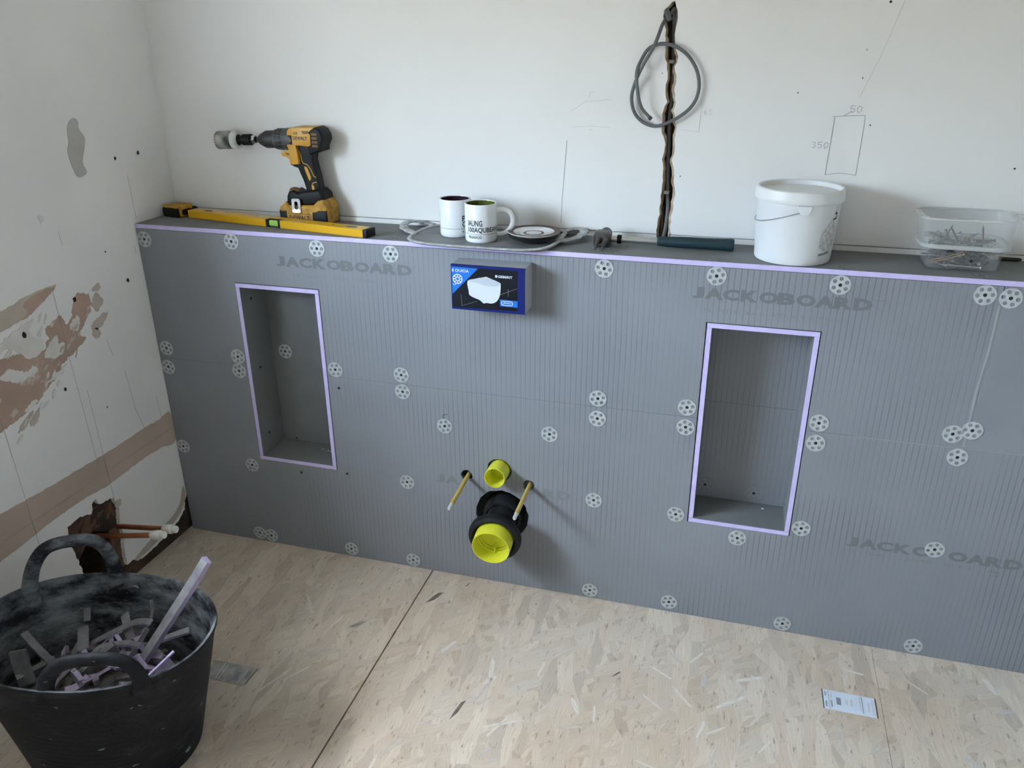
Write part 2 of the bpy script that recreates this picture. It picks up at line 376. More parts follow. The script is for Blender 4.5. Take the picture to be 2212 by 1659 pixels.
def osb_mat():
    m = mat('oriented_strand_board', (.6, .53, .45), .78, spec=.25); n, l = nodes(m); b = n['Principled BSDF']
    t = n.new('ShaderNodeTexCoord')
    wn_ = n.new('ShaderNodeTexNoise'); wn_.inputs['Scale'].default_value = 16; wn_.inputs['Detail'].default_value = 5
    l.new(t.outputs['Object'], wn_.inputs['Vector'])
    add = n.new('ShaderNodeMix'); add.data_type = 'RGBA'; add.blend_type = 'LINEAR_LIGHT'; add.inputs['Factor'].default_value = .009
    l.new(t.outputs['Object'], add.inputs['A']); l.new(wn_.outputs['Color'], add.inputs['B'])
    prev = None; prevh = None
    pal = [((0.632, 0.551, 0.460), (0.561, 0.473, 0.386), (0.683, 0.600, 0.511)), ((0.612, 0.536, 0.451), (0.673, 0.590, 0.497), (0.530, 0.449, 0.373)), ((0.643, 0.556, 0.460), (0.581, 0.502, 0.414), (0.612, 0.541, 0.469)), ((0.704, 0.619, 0.524), (0.530, 0.463, 0.396), (0.632, 0.536, 0.442))]
    for i, (ang, sx_, sy_) in enumerate(((70, 9, 38), (112, 11, 46), (38, 12, 52), (93, 8, 34))):
        mp = n.new('ShaderNodeMapping'); mp.vector_type = 'TEXTURE'
        mp.inputs['Rotation'].default_value = (0, 0, math.radians(ang)); mp.inputs['Location'].default_value = (i * .37, i * .21, 0)
        mp.inputs['Scale'].default_value = (1 / sx_, 1 / sy_, 1)
        l.new(add.outputs['Result'], mp.inputs[0])
        v = n.new('ShaderNodeTexVoronoi'); v.voronoi_dimensions = '2D'; v.inputs['Scale'].default_value = 1; v.inputs['Randomness'].default_value = 1
        l.new(mp.outputs[0], v.inputs['Vector'])
        sp = n.new('ShaderNodeSeparateColor'); l.new(v.outputs['Color'], sp.inputs[0])
        cr = n.new('ShaderNodeValToRGB'); cr.color_ramp.interpolation = 'LINEAR'
        cr.color_ramp.elements[0].position = .1; cr.color_ramp.elements[0].color = (*pal[i][1], 1)
        cr.color_ramp.elements[1].position = .9; cr.color_ramp.elements[1].color = (*pal[i][2], 1)
        e = cr.color_ramp.elements.new(.5); e.color = (*pal[i][0], 1)
        l.new(sp.outputs[0], cr.inputs[0])
        # grain inside the strand
        gm = n.new('ShaderNodeMapping'); gm.inputs['Scale'].default_value = (3, 40, 1); l.new(mp.outputs[0], gm.inputs[0])
        g = n.new('ShaderNodeTexNoise'); g.inputs['Scale'].default_value = .6; g.inputs['Detail'].default_value = 3; l.new(gm.outputs[0], g.inputs['Vector'])
        gr = n.new('ShaderNodeMapRange'); gr.inputs['From Min'].default_value = .3; gr.inputs['From Max'].default_value = .7
        gr.inputs['To Min'].default_value = .78; gr.inputs['To Max'].default_value = 1.10; l.new(g.outputs[0], gr.inputs['Value'])
        mu = n.new('ShaderNodeMix'); mu.data_type = 'RGBA'; mu.blend_type = 'MULTIPLY'; mu.inputs['Factor'].default_value = 1
        l.new(cr.outputs[0], mu.inputs['A']); l.new(gr.outputs[0], mu.inputs['B'])
        if prev is None: prev = mu.outputs['Result']; prevh = sp.outputs[1]
        else:
            th = n.new('ShaderNodeMath'); th.operation = 'GREATER_THAN'; th.inputs[1].default_value = .52; l.new(sp.outputs[2], th.inputs[0])
            mx = n.new('ShaderNodeMix'); mx.data_type = 'RGBA'; l.new(th.outputs[0], mx.inputs['Factor'])
            l.new(prev, mx.inputs['A']); l.new(mu.outputs['Result'], mx.inputs['B']); prev = mx.outputs['Result']
            mh = n.new('ShaderNodeMix'); l.new(th.outputs[0], mh.inputs['Factor']); l.new(prevh, mh.inputs['A']); l.new(sp.outputs[1], mh.inputs['B']); prevh = mh.outputs['Result']
    # dark specks and splits
    mp = n.new('ShaderNodeMapping'); mp.inputs['Scale'].default_value = (95, 26, 1); mp.inputs['Rotation'].default_value = (0, 0, .3); l.new(t.outputs['Object'], mp.inputs[0])
    sn = n.new('ShaderNodeTexNoise'); sn.inputs['Scale'].default_value = 1; sn.inputs['Detail'].default_value = 5; sn.inputs['Roughness'].default_value = .65; l.new(mp.outputs[0], sn.inputs['Vector'])
    sr = n.new('ShaderNodeMapRange'); sr.inputs['From Min'].default_value = .585; sr.inputs['From Max'].default_value = .68; l.new(sn.outputs[0], sr.inputs['Value'])
    mx = n.new('ShaderNodeMix'); mx.data_type = 'RGBA'; l.new(sr.outputs[0], mx.inputs['Factor']); l.new(prev, mx.inputs['A']); mx.inputs['B'].default_value = (.34, .285, .24, 1)
    big = n.new('ShaderNodeTexNoise'); big.inputs['Scale'].default_value = 2.3; big.inputs['Detail'].default_value = 3; l.new(t.outputs['Object'], big.inputs['Vector'])
    bc = n.new('ShaderNodeValToRGB'); bc.color_ramp.elements[0].position = .35; bc.color_ramp.elements[0].color = (.90, .85, .80, 1)
    bc.color_ramp.elements[1].position = .65; bc.color_ramp.elements[1].color = (1, 1, 1, 1); l.new(big.outputs[0], bc.inputs[0])
    mf = n.new('ShaderNodeMix'); mf.data_type = 'RGBA'; mf.blend_type = 'MULTIPLY'; mf.inputs['Factor'].default_value = 1
    l.new(mx.outputs['Result'], mf.inputs['A']); l.new(bc.outputs[0], mf.inputs['B'])
    l.new(mf.outputs['Result'], b.inputs['Base Color'])
    bp = n.new('ShaderNodeBump'); bp.inputs['Strength'].default_value = .4; bp.inputs['Distance'].default_value = .0012
    l.new(prevh, bp.inputs['Height']); l.new(bp.outputs[0], b.inputs['Normal'])
    return m
M_osb = osb_mat()

def tub_mat(name, dust, amount):
    m = mat(name, (.010, .012, .017), .6, spec=.25); n, l = nodes(m); b = n['Principled BSDF']
    t = n.new('ShaderNodeTexCoord')
    a = n.new('ShaderNodeTexNoise'); a.inputs['Scale'].default_value = 9; a.inputs['Detail'].default_value = 8; a.inputs['Roughness'].default_value = .7
    mp = n.new('ShaderNodeMapping'); mp.inputs['Scale'].default_value = (1, 1, 2.2); l.new(t.outputs['Object'], mp.inputs[0]); l.new(mp.outputs[0], a.inputs['Vector'])
    cr = n.new('ShaderNodeValToRGB'); l.new(a.outputs[0], cr.inputs[0])
    cr.color_ramp.elements[0].position = amount; cr.color_ramp.elements[0].color = (.0055, .0068, .0105, 1)
    cr.color_ramp.elements[1].position = amount + .25; cr.color_ramp.elements[1].color = (*dust, 1)
    f = n.new('ShaderNodeTexNoise'); f.inputs['Scale'].default_value = 28; f.inputs['Detail'].default_value = 3; l.new(mp.outputs[0], f.inputs['Vector'])
    fr = n.new('ShaderNodeMapRange'); fr.inputs['From Min'].default_value = .70; fr.inputs['From Max'].default_value = .74; l.new(f.outputs[0], fr.inputs['Value'])
    mx = n.new('ShaderNodeMix'); mx.data_type = 'RGBA'; l.new(fr.outputs[0], mx.inputs['Factor']); l.new(cr.outputs[0], mx.inputs['A']); mx.inputs['B'].default_value = (.22, .235, .25, 1)
    l.new(mx.outputs['Result'], b.inputs['Base Color'])
    wv = n.new('ShaderNodeTexWave'); wv.bands_direction = 'Z'; wv.inputs['Scale'].default_value = 22; wv.inputs['Distortion'].default_value = 5; wv.inputs['Detail Scale'].default_value = 3; l.new(t.outputs['Object'], wv.inputs['Vector'])
    bp = n.new('ShaderNodeBump'); bp.inputs['Strength'].default_value = .22; bp.inputs['Distance'].default_value = .002
    ad = n.new('ShaderNodeMath'); l.new(wv.outputs['Fac'], ad.inputs[0]); l.new(a.outputs[0], ad.inputs[1]); l.new(ad.outputs[0], bp.inputs['Height'])
    l.new(bp.outputs[0], b.inputs['Normal'])
    return m
M_tubout = tub_mat('black_tub_rubber', (.030, .034, .043), .50)
M_tubin = tub_mat('dusty_tub_rubber', (.20, .225, .25), .40)

def clear_mat(name, col, alpha, rough=.25):
    m = mat(name, col, rough, spec=.6); n, l = nodes(m)
    tr = n.new('ShaderNodeBsdfTransparent'); mx = n.new('ShaderNodeMixShader'); mx.inputs[0].default_value = alpha
    l.new(tr.outputs[0], mx.inputs[1]); l.new(n['Principled BSDF'].outputs[0], mx.inputs[2]); l.new(mx.outputs[0], n['Material Output'].inputs[0])
    return m
M_clear = clear_mat('frosted_clear_plastic', (.66, .68, .68), .17)
M_clear0 = clear_mat('clear_plastic_base', (.66, .68, .68), .10)
M_clear2 = clear_mat('frosted_plastic_rim', (.74, .76, .76), .42)

# ------------------------------------------------------------------ room shell
chL = [(1.430, 1.558), (1.414, 1.542), (1.413, 1.527), (1.420, 1.498), (1.420, 1.446), (1.428, 1.427), (1.431, 1.393), (1.427, 1.367), (1.433, 1.340), (1.423, 1.312), (1.427, 1.270), (1.436, 1.242), (1.432, 1.206), (1.438, 1.156), (1.435, 1.118), (1.433, 1.073), (1.430, 1.042), (1.430, 1.0)]
chR = [(1.436, 1.558), (1.442, 1.539), (1.445, 1.517), (1.442, 1.491), (1.444, 1.466), (1.454, 1.440), (1.446, 1.420), (1.452, 1.387), (1.449, 1.367), (1.454, 1.340), (1.450, 1.319), (1.461, 1.281), (1.456, 1.253), (1.461, 1.229), (1.456, 1.207), (1.465, 1.149), (1.468, 1.123), (1.465, 1.082), (1.462, 1.044), (1.465, 1.0)]
rag = lambda L: ragged(L, .009, .0018, False)
chL2, chR2 = rag(chL), rag(chR)
slot = chL2 + chR2[::-1]
# inner, smaller outline of the chase behind the torn board edge
def inset(L, dx): return [(u + dx + random.uniform(-.0015, .0015), v) for u, v in L]
in_L, in_R = inset(chL2, .0045), inset(chR2, -.0060)
in_L = [(min(a[0], 1.4385 if a[1] > 1.2 else 1.446), a[1]) for a in in_L]
in_R = [(max(a[0], 1.4405 if a[1] > 1.2 else 1.450), a[1]) for a in in_R]

wb = plate('wall_back', [(-.3, 1.0225), (-.3, ZC), (XR + .15, ZC), (XR + .15, 1.0225)] + [(1.4645, 1.0225)] + [p for p in chR2[::-1] if p[1] > 1.024] + [p for p in chL2 if p[1] > 1.024] + [(1.430, 1.0225)], [], .012, backf, M_wall)
tag(wb, kind='structure')
# lower strip below the plasterboard joint
for a, b_ in ((-.3, 1.4300), (1.4645, XR + .15)):
    t_ = box('trim_1' if a < 0 else 'trim_2', a, b_, D - .0015, D + .012, -.1, 1.0205, M_wall); tag(t_, kind='structure')
bm = bmesh.new()                                      # torn edge of the board round the chase, left and right
for L, I in ((chL2, in_L), (chR2, in_R)):
    A = [bm.verts.new(backf(u, v, .0005)) for u, v in L]; B = [bm.verts.new(backf(u, v, .007)) for u, v in I]; E_ = [bm.verts.new(backf(u, v, .035)) for u, v in I]; F_ = [bm.verts.new(backf(u, v, .035)) for u, v in L]
    for i in range(len(L) - 1):
        bm.faces.new((A[i], A[i + 1], B[i + 1], B[i])); bm.faces.new((B[i], B[i + 1], E_[i + 1], E_[i]))
        bm.faces.new((E_[i], E_[i + 1], F_[i + 1], F_[i])); bm.faces.new((F_[i], F_[i + 1], A[i + 1], A[i]))
    for q in (0, -1): bm.faces.new((A[q], B[q], E_[q], F_[q]))
o = bobj('torn_board_edge', bm, M_board, wb)
plate('masonry', [(-.3, -.1), (-.3, ZC), (XR + .15, ZC), (XR + .15, -.1)], [], .1, lambda u, v, q: backf(u, v, .036 + q), M_masonry, wb)
box('timber_stud', 1.4345, 1.4425, D + .014, D + .034, 1.0, 1.09, M_brick, wb)

# left wall: thin plaster coat with holes over a masonry core
hole = [(-.457, .296), (-.42, .300), (-.371, .286), (-.362, .312), (-.349, .318), (-.340, .297), (-.285, .286), (-.277, .241), (-.283, .20), (-.285, .15), (-.290, .11), (-.296, .06)]
hole_low = [(-.355, .045), (-.44, .045), (-.447, .154), (-.451, .186), (-.463, .254)]
low = [(.02, -.12), (.02, .135), (-.008, .120), (-.02, .085), (-.05, .064), (-.085, .058), (-.111, .054), (-.16, .046), (-.21, .040), (-.25, .047)]
bottom = ragged(low[1:] + [(-.270, .062)], .008, .0025, False)
outline = [(D + .013, -.12), (D + .013, ZC), (YF, ZC), (YF, -.12), (-.9, -.12)] + ragged([(-.47, .0), (-.44, .045)], .01, .002, False) + ragged([hole_low[1], hole_low[2], hole_low[3], hole_low[4], hole[0], *hole[1:], (-.283, .06)], .008, .0025, False) + [p for p in bottom[::-1] if p[0] > -.27 or p[1] > .05] + [(.02, -.12)]
win = [(WY0, WZ0), (WY1, WZ0), (WY1, WZ1), (WY0, WZ1)]
wleft = plate('wall_left', outline, [win], .013, leftf, M_wall2); tag(wleft, kind='structure')
core = plate('masonry', [(D + .013, -.15), (D + .013, ZC), (YF, ZC), (YF, -.15)], [win, [(-.44, .02), (-.325, .02), (-.30, .10), (-.318, .19), (-.37, .225), (-.44, .17)]], 0.33, lambda u, v, q: leftf(u, v, .0135 + q), M_masonry, wleft)
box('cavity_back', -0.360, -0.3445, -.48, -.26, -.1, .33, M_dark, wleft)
for i, (y, z) in enumerate(((-.455, .262), (-.385, .262), (-.315, .258), (-.40, .228 + .0), )):     # rough brick faces seen in the hole
    if i == 3: continue
    rough_block('brick', -.0225, -.010 - .002 * i, y - .036, y + .033, z - .034, z + .030, M_brick, wleft, .007)
rough_block('brick', -.0225, -.012, -.318, -.268, .055, .19, M_brick, wleft, .006)
wi = bmesh.new()
for y0, y1, z0, z1 in ((WY0, WY1, WZ0, WZ0 + .045), (WY0, WY1, WZ1 - .045, WZ1), (WY0, WY0 + .045, WZ0 + .045, WZ1 - .045), (WY1 - .045, WY1, WZ0 + .045, WZ1 - .045)):
    bx(wi, -0.340, -0.300, y0, y1, z0, z1)
o = bobj('window_1', wi, M_white); tag(o, kind='structure')
for y0, y1, z0, z1 in ((WY0 + .0004, WY0 + .003, WZ0, WZ1), (WY1 - .003, WY1 - .0004, WZ0, WZ1), (WY0 + .003, WY1 - .003, WZ0 + .0004, WZ0 + .003), (WY0 + .003, WY1 - .003, WZ1 - .003, WZ1 - .0004)):
    box('reveal_lining', -0.298, -.0005, y0, y1, z0, z1, M_wall2, o)
o = box('wall_right', XR, XR + .12, YF, D + .3, -.15, ZC, M_wall); tag(o, kind='structure')
o = box('wall_front', -.3, XR + .12, YF - .12, YF, -.15, ZC, M_bare); tag(o, kind='structure')
o = box('ceiling', -.3, XR + .15, YF - .12, D + .3, ZC, ZC + .1, M_ceil); tag(o, kind='structure')

# patches, stains, holes and pencil lines on the left wall
def patch(name, pts, m, k=4, jit=.003, h=.0012, lab=None):
    P = smooth_closed(pts, k * 2 if jit > .001 else k, 0)
    if jit > .001:
        P = [(u + jit * (1.3 * noise.noise((u * 70, v * 70, 3)) + 1.0 * noise.noise((u * 230, v * 230, 7))), v + jit * (1.3 * noise.noise((u * 70, v * 70, 13)) + 1.0 * noise.noise((u * 230, v * 230, 17)))) for u, v in P]
    o = plate(name, P, [], h, lambda u, v, q: V((h - q, u, v)), m, wleft)
    return o
big = [(-.68, .80), (-.60, .80), (-.517, .797), (-.463, .790), (-.43, .783), (-.396, .774), (-.380, .79), (-.369, .80), (-.375, .825), (-.34, .835), (-.319, .840), (-.307, .816), (-.285, .83), (-.27, .865), (-.248, .881), (-.225, .872), (-.216, .861), (-.218, .829), (-.252, .797), (-.27, .775), (-.262, .755), (-.325, .731), (-.349, .718), (-.38, .695), (-.404, .682), (-.456, .654), (-.49, .645), (-.526, .636), (-.568, .63), (-.65, .62)]
patch('plaster_patch', big, M_pink, 4, .0042, .0010)
patch('plaster_patch', [(-.66, .915), (-.481, .905), (-.406, .918), (-.313, .921), (-.34, .905), (-.373, .888), (-.41, .872), (-.451, .864), (-.497, .858), (-.66, .855)], M_tanskim, 4, .0016, .0011)
patch('plaster_patch', [(-.42, .900), (-.38, .915), (-.318, .917), (-.345, .899), (-.373, .886), (-.41, .871), (-.43, .866), (-.41, .882)], M_pink, 4, .0025, .0020)
patch('plaster_patch', [(-.75, .45), (-.626, .441), (-.529, .434), (-.38, .428), (-.234, .424), (-.135, .427), (-.06, .424), (-.004, .424), (-.004, .327), (-.07, .335), (-.142, .339), (-.29, .333), (-.377, .340), (-.487, .340), (-.584, .332), (-.661, .327), (-.75, .325)], M_pinkband, 5, .0018, .0010)
patch('plaster_patch', [(-.008, .165), (-.006, .128), (-.04, .088), (-.09, .069), (-.16, .057), (-.21, .050), (-.255, .052), (-.262, .060), (-.225, .070), (-.177, .080), (-.082, .094), (-.037, .117), (-.02, .15)], M_tanskim, 3, .001, .0011)
patch('skim_spot', [(-.141, 1.303), (-.129, 1.294), (-.131, 1.276), (-.118, 1.254), (-.125, 1.230), (-.141, 1.195), (-.135, 1.169), (-.167, 1.162), (-.180, 1.200), (-.182, 1.229), (-.173, 1.248), (-.170, 1.275), (-.159, 1.295)], M_skim, 5, .0003, .0015)
for pts, m in (([(-.545, .79), (-.50, .815), (-.47, .80), (-.44, .77), (-.40, .775), (-.39, .80), (-.41, .815), (-.42, .84), (-.40, .86), (-.44, .852), (-.47, .845), (-.5, .835), (-.54, .83)], M_whiteskim),
               ([(-.535, .755), (-.50, .765), (-.46, .742), (-.43, .75), (-.425, .735), (-.47, .725), (-.505, .735)], M_whiteskim),
               ([(-.395, .765), (-.36, .795), (-.342, .795), (-.35, .775), (-.33, .775), (-.335, .755), (-.37, .745)], M_whiteskim),
               ([(-.30, .80), (-.275, .825), (-.262, .812), (-.28, .79)], M_whiteskim),
               ([(-.228, .785), (-.195, .80), (-.165, .80), (-.175, .785), (-.205, .77), (-.225, .77)], M_tanskim),
               ([(-.212, .840), (-.195, .862), (-.178, .856), (-.176, .838), (-.188, .822), (-.204, .815)], M_tanskim),
               ([(-.200, .872), (-.182, .885), (-.172, .878), (-.185, .868)], M_tanskim),
               ([(-.43, .668), (-.405, .69), (-.36, .702), (-.352, .712), (-.39, .70), (-.42, .68)], M_whiteskim),
               ([(-.49, .652), (-.47, .664), (-.45, .668), (-.455, .656), (-.475, .648)], M_whiteskim),
               ([(-.52, .61), (-.495, .632), (-.47, .642), (-.48, .628), (-.50, .612)], M_tanskim),
               ([(-.485, .613), (-.465, .634), (-.448, .642), (-.455, .622), (-.47, .608)], M_tanskim),
               ([(-.235, .76), (-.215, .745), (-.205, .755), (-.215, .775)], M_tanskim),
               ([(-.29, .265), (-.272, .272), (-.265, .262), (-.272, .25), (-.286, .25)], M_tanskim),
               ([(-.316, 1.095), (-.303, 1.090), (-.306, 1.077), (-.314, 1.075)], M_whiteskim)):
    patch('skim_spot', pts, m, 4, .0040, .0022)
rs = random.Random(3)
for (y0, z0, y1, z1), n_k, m_k in (((-.53, .60, -.33, .72), 14, M_whiteskim), ((-.44, .68, -.25, .80), 12, M_tanskim), ((-.55, .77, -.36, .86), 12, M_whiteskim), ((-.33, .74, -.19, .87), 9, M_tanskim)):
    for k in range(n_k):                                  # small scraped flecks round the patches
        q = rs.random(); cy = y0 + (y1 - y0) * q + rs.gauss(0, .014); cz = z0 + (z1 - z0) * q + rs.gauss(0, .014); a = rs.uniform(.4, 1.2); L_ = rs.uniform(.004, .014); W2 = rs.uniform(.0015, .0045)
        patch('skim_spot', [(cy + L_ * x * math.cos(a) - W2 * z * math.sin(a), cz + L_ * x * math.sin(a) + W2 * z * math.cos(a)) for x, z in ((-1, 0), (-.3, 1), (.6, .7), (1, -.2), (.2, -1), (-.6, -.7))], m_k, 2, .0018, .0024 + .0001 * (k % 3))
for y, z, r in ((-.438, .831, .006), (-.267, .868, .005), (-.069, .865, .0045), (-.36, .655, .004), (-.13, .96, .002), (-.24, .55, .002), (-.028, 1.19, .0035), (.063, 1.193, .004)):
    plate('screw_hole', circle(y, z, r, 10, 0, r * 1.3, r * .25), [], .0008, lambda u, v, q: V((.0030 - q, u, v)), M_dark, wleft)
ribbon('pencil_line', [[(-.558, .661), (-.550, .279)], [(-.327, .91), (-.325, .731), (-.315, .403)], [(-.293, .623), (-.288, .287)], [(-.64, .372), (-.343, .372)], [(-.271, .374), (-.006, .376)], [(.006, 1.141), (.0075, 1.02)], [(-.15, .62), (-.14, .5), (-.12, .42)], [(-.05, .5), (-.045, .43)], [(-.268, 1.045), (-.266, 1.01)], [(-.19, .73), (-.18, .68)], [(-.02, .95), (-.018, .93)]], .0008, lambda u, v, q: V((.0024 - q, u, v)), M_pencil, wleft, .0003)

# pencil drawings and marks on the back wall
bk = lambda u, v, q: V((u, D - .0001 + q, v))
def digit(s, x, z, h):
    g = {'5': [[(1, 1), (.1, 1), (0, .55), (.7, .6), (.9, .3), (.6, 0), (0, .05)]], '0': [[(.2, 0), (0, .6), (.4, 1), (.9, .8), (.9, .25), (.5, 0), (.2, 0)]], '3': [[(0, 1), (.8, .9), (.4, .55), (.9, .3), (.5, 0), (0, .1)]], '6': [[(.7, 1), (.1, .5), (.2, 0), (.8, .1), (.7, .5), (.15, .4)]]}
    out = []; 
    for i, ch in enumerate(s):
        for L in g[ch]: out.append([(x + (i * 1.0 + p[0] * .75) * h, z + p[1] * h) for p in L])
    return out
ribbon('pencil_sketch', [[(1.810, 1.315), (1.879, 1.319), (1.880, 1.300), (1.879, 1.186), (1.845, 1.190), (1.812, 1.185), (1.815, 1.313)], [(1.833, 1.316), (1.850, 1.328)]] + digit('50', 1.846, 1.325, .014) + digit('350', 1.774, 1.245, .013), .0009, bk, M_pencil, wb)
ribbon('pencil_sketch', [[(1.925, 1.57), (1.894, 1.452), (1.861, 1.357)]], .0008, bk, M_pencilfaint, wb)
ribbon('pencil_sketch', [[(1.191, 1.245), (1.182, 1.10), (1.180, 1.036)]], .0009, bk, M_pencil, wb)
ribbon('pencil_sketch', [[(1.200, 1.316), (1.235, 1.338), (1.298, 1.344)], [(1.204, 1.278), (1.25, 1.281), (1.299, 1.279)], [(1.245, 1.348), (1.246, 1.36), (1.258, 1.361)], [(1.245, 1.270), (1.25, 1.274), (1.256, 1.271)], [(1.516, 1.338), (1.513, 1.274), (1.466, 1.278)]] + digit('65', 1.522, 1.314, .011), .0008, bk, M_pencilfaint, wb)
for x, z, r in ((1.893, 1.551, .003), (1.861, 1.398, .0015), (1.893, 1.298, .0017), (1.728, 1.365, .0015), (2.204, 1.213, .0022), (1.860, 1.456, .0028), (1.418, 1.405, .0012), (1.478, 1.168, .0015)):
    plate('screw_hole', circle(x, z, r, 8, 0, r, r * .3), [], .0006, lambda u, v, q: V((u, D - .0006 + q, v)), M_dark if r != .0028 else M_pencilfaint, wb)

# floor: boards over a dark sub floor
fl = box('floor', -.3, XR + .12, YF, D + .3, -.14, -.019, M_dark); tag(fl, kind='structure')
g_ = .0021
for i, (x0, x1, y0, y1) in enumerate(((-.013, .4215, YF, .17), (.4215, .846, YF, .17), (.846, 2.0832, YF, .17), (2.0832, XR, -.208, .17), (2.0832, XR, YF, -.208))):
    
    fb = box('floor_board', x0 + (g_ if i == 2 else .0006), x1 - (g_ if i == 1 else .0004), y0 + .0004, y1 - .0004, -.018, 0, M_osb, fl)
    tag(fb)
strand_mats = [mat('strand_light', (.66, .61, .55), .8, var=.1, vscale=60), mat('strand_tan', (.53, .475, .41), .8, var=.1, vscale=60), mat('strand_grey', (.51, .485, .455), .8, var=.08, vscale=60), mat('strand_pink', (.61, .535, .48), .8, var=.06, vscale=60), mat('strand_dark', (.16, .135, .115), .8, var=.3, vscale=60)]
protos = []
for k in range(16):
    L, W_ = random.uniform(.02, .05), random.uniform(.0035, .011)
    pts = [(-L, -W_ * random.uniform(.2, 1)), (-L * .3, -W_ * random.uniform(.7, 1)), (L * .6, -W_ * random.uniform(.5, 1)), (L, -W_ * random.uniform(0, .7)), (L * random.uniform(.75, .97), W_ * random.uniform(.2, .7)), (L * .1, W_ * random.uniform(.7, 1)), (-L * random.uniform(.7, .98), W_ * random.uniform(.5, 1))]
    me = bpy.data.meshes.new('strand'); n_ = len(pts)
    me.from_pydata([(p[0], p[1], 0) for p in pts] + [(p[0] * .97, p[1] * .94, .00035) for p in pts], [], [tuple(range(n_, 2 * n_))] + [(i, (i + 1) % n_, n_ + (i + 1) % n_, n_ + i) for i in range(n_)])
    me.materials.append(strand_mats[[0, 1, 0, 2, 3, 0, 1, 2][k % 8]]); protos.append(me)
rs = random.Random(11); cnt = 0
while cnt < 130:
    x = rs.uniform(.35, 2.6); y = rs.uniform(-1.05, -.03)
    if y < -.35 - .0 and x > 2.4: continue
    if x < .7 and y < -.55: continue
    if min(abs(x - .846), abs(x - .4215), abs(x - 2.0832)) < .05 or abs(y + .208) < .03 and x > 2.0 or y > -.05: continue
    if (abs(x - 2.0) < .14 and abs(y + .225) < .09) or (abs(x - .5) < .12 and abs(y + .54) < .09): continue
    o = bpy.data.objects.new('strand', protos[rs.randrange(16)]); C.objects.link(o); o.parent = fl
    o.location = (x, y, 0.0); o.rotation_euler = (0, 0, rs.gauss(math.radians(78), .6)); s_ = rs.uniform(.6, 1.15); o.scale = (s_, s_ * rs.uniform(.6, 1.1), 1)
    cnt += 1
for x, y, a, L, W_ in ((.850 + .045, -.12, 1.15, .032, .009), (1.20, -.60, 1.0, .02, .005), (1.10, -.50, 1.35, .035, .006), (.97, -.04, 1.3, .012, .002), (1.45, -.28, .9, .015, .003), (2.05, -.36, .8, .02, .005)):
    pts = [(-L, 0), (-L * .2, -W_), (L, -W_ * .7), (L * .7, W_ * .5), (-L * .1, W_ * .5)]
    R_ = Matrix.Rotation(a, 2)
    plate('strand', [tuple(R_ @ V(p) + V((x, y))) for p in pts], [], .0005, lambda u, v, q: V((u, v, .0005 - q)), strand_mats[4] if W_ > .0045 and a > 1.1 or L < .02 else strand_mats[2], fl)

# ------------------------------------------------------------------ boxed-in half wall with its niches
bw = empty('boxing_wall', (0, 0, 0))
tag(bw, 'half-height boxing of grey tile backer board with shelf top and two tall recessed niches', 'boxing')
N1, N2, NZ0, NZ1 = (.2985, .5550), (1.5825, 1.8365), .3045, .8595
SZ, VX = .6075, 2.1865
def notch(pts_x0, x1, z0, z1, nz, up):
    n1 = (N1[0] - .0012, N1[1] + .0022); n2 = (N2[0] - .0028, N2[1] + .0026)
    if up:   # notches open at the bottom edge
        return [(pts_x0, z1), (pts_x0, z0), (n1[0], z0), (n1[0], nz), (n1[1], nz), (n1[1], z0), (n2[0], z0), (n2[0], nz), (n2[1], nz), (n2[1], z0), (x1, z0), (x1, z1)]
    return [(pts_x0, z0), (pts_x0, z1), (n1[0], z1), (n1[0], nz), (n1[1], nz), (n1[1], z1), (n2[0], z1), (n2[0], nz), (n2[1], nz), (n2[1], z1), (x1, z1), (x1, z0)]
plate('backer_panel', notch(.001, VX - .0012, SZ + .0002, .9955, NZ1 + .0018, True), [], .012, face, M_tile, bw, M_gboard)
pipe_holes = [circle(1.067, .236, .0775, 40, 0, .0785, .0018), circle(1.0605, .379, .0345, 26, .1, .0355, .0016), circle(.9635, .3480, .0165, 18, 0, .0175, .0016), circle(1.1450, .3425, .0165, 18, 0, .0175, .0016)]
plate('backer_panel', notch(.001, XR, .0006, SZ - .0003, NZ0 - .0012, False), pipe_holes, .012, face, M_tile, bw, M_gboard)
plate('backer_panel', [(VX + .0012, SZ + .0006), (VX + .0012, .9955), (XR, .9955), (XR, SZ + .0006)], [], .012, face, mat('tile_backer_smooth', (.228, .237, .261), .65, var=.06, vscale=6, bump=.08, bscale=200), bw, M_lilac)
# wiped joint compound along the two right-hand joints
tube('joint_bead', [(VX - .002, .0006, SZ + .003), (VX - .004, .0006, .75), (VX + .001, .0006, .85), (VX, .0006, .955)], .0042, mat('joint_filler', (.27, .28, .29), .7), bw, 6, False, .0016, V((0, 1, 0)))
tube('joint_bead', [(1.95, .0006, SZ - .0005), (2.1, .0006, SZ - .001), (2.2, .0006, SZ), (2.33, .0006, SZ + .0005)], .0022, bpy.data.materials['joint_filler'], bw, 6, False, .0014, V((0, 1, 0)))
bm = bmesh.new(); bx(bm, .001, XR, 0, D - .0022, .9965, H)
bmesh.ops.recalc_face_normals(bm, faces=bm.faces)
for f in bm.faces: f.material_index = 1 if f.normal.y < -.5 else 0
bobj('shelf_panel', bm, [M_gboard, M_lilac], bw)
def nboard(name, par, x0, x1, y0, y1, z0, z1):
    bm = bmesh.new(); bx(bm, x0, x1, y0, y1, z0, z1); bmesh.ops.recalc_face_normals(bm, faces=bm.faces)
    for f in bm.faces: f.material_index = 1 if f.normal.y < -.5 else 0
    return bobj(name, bm, [M_gboard, M_lilac], par)
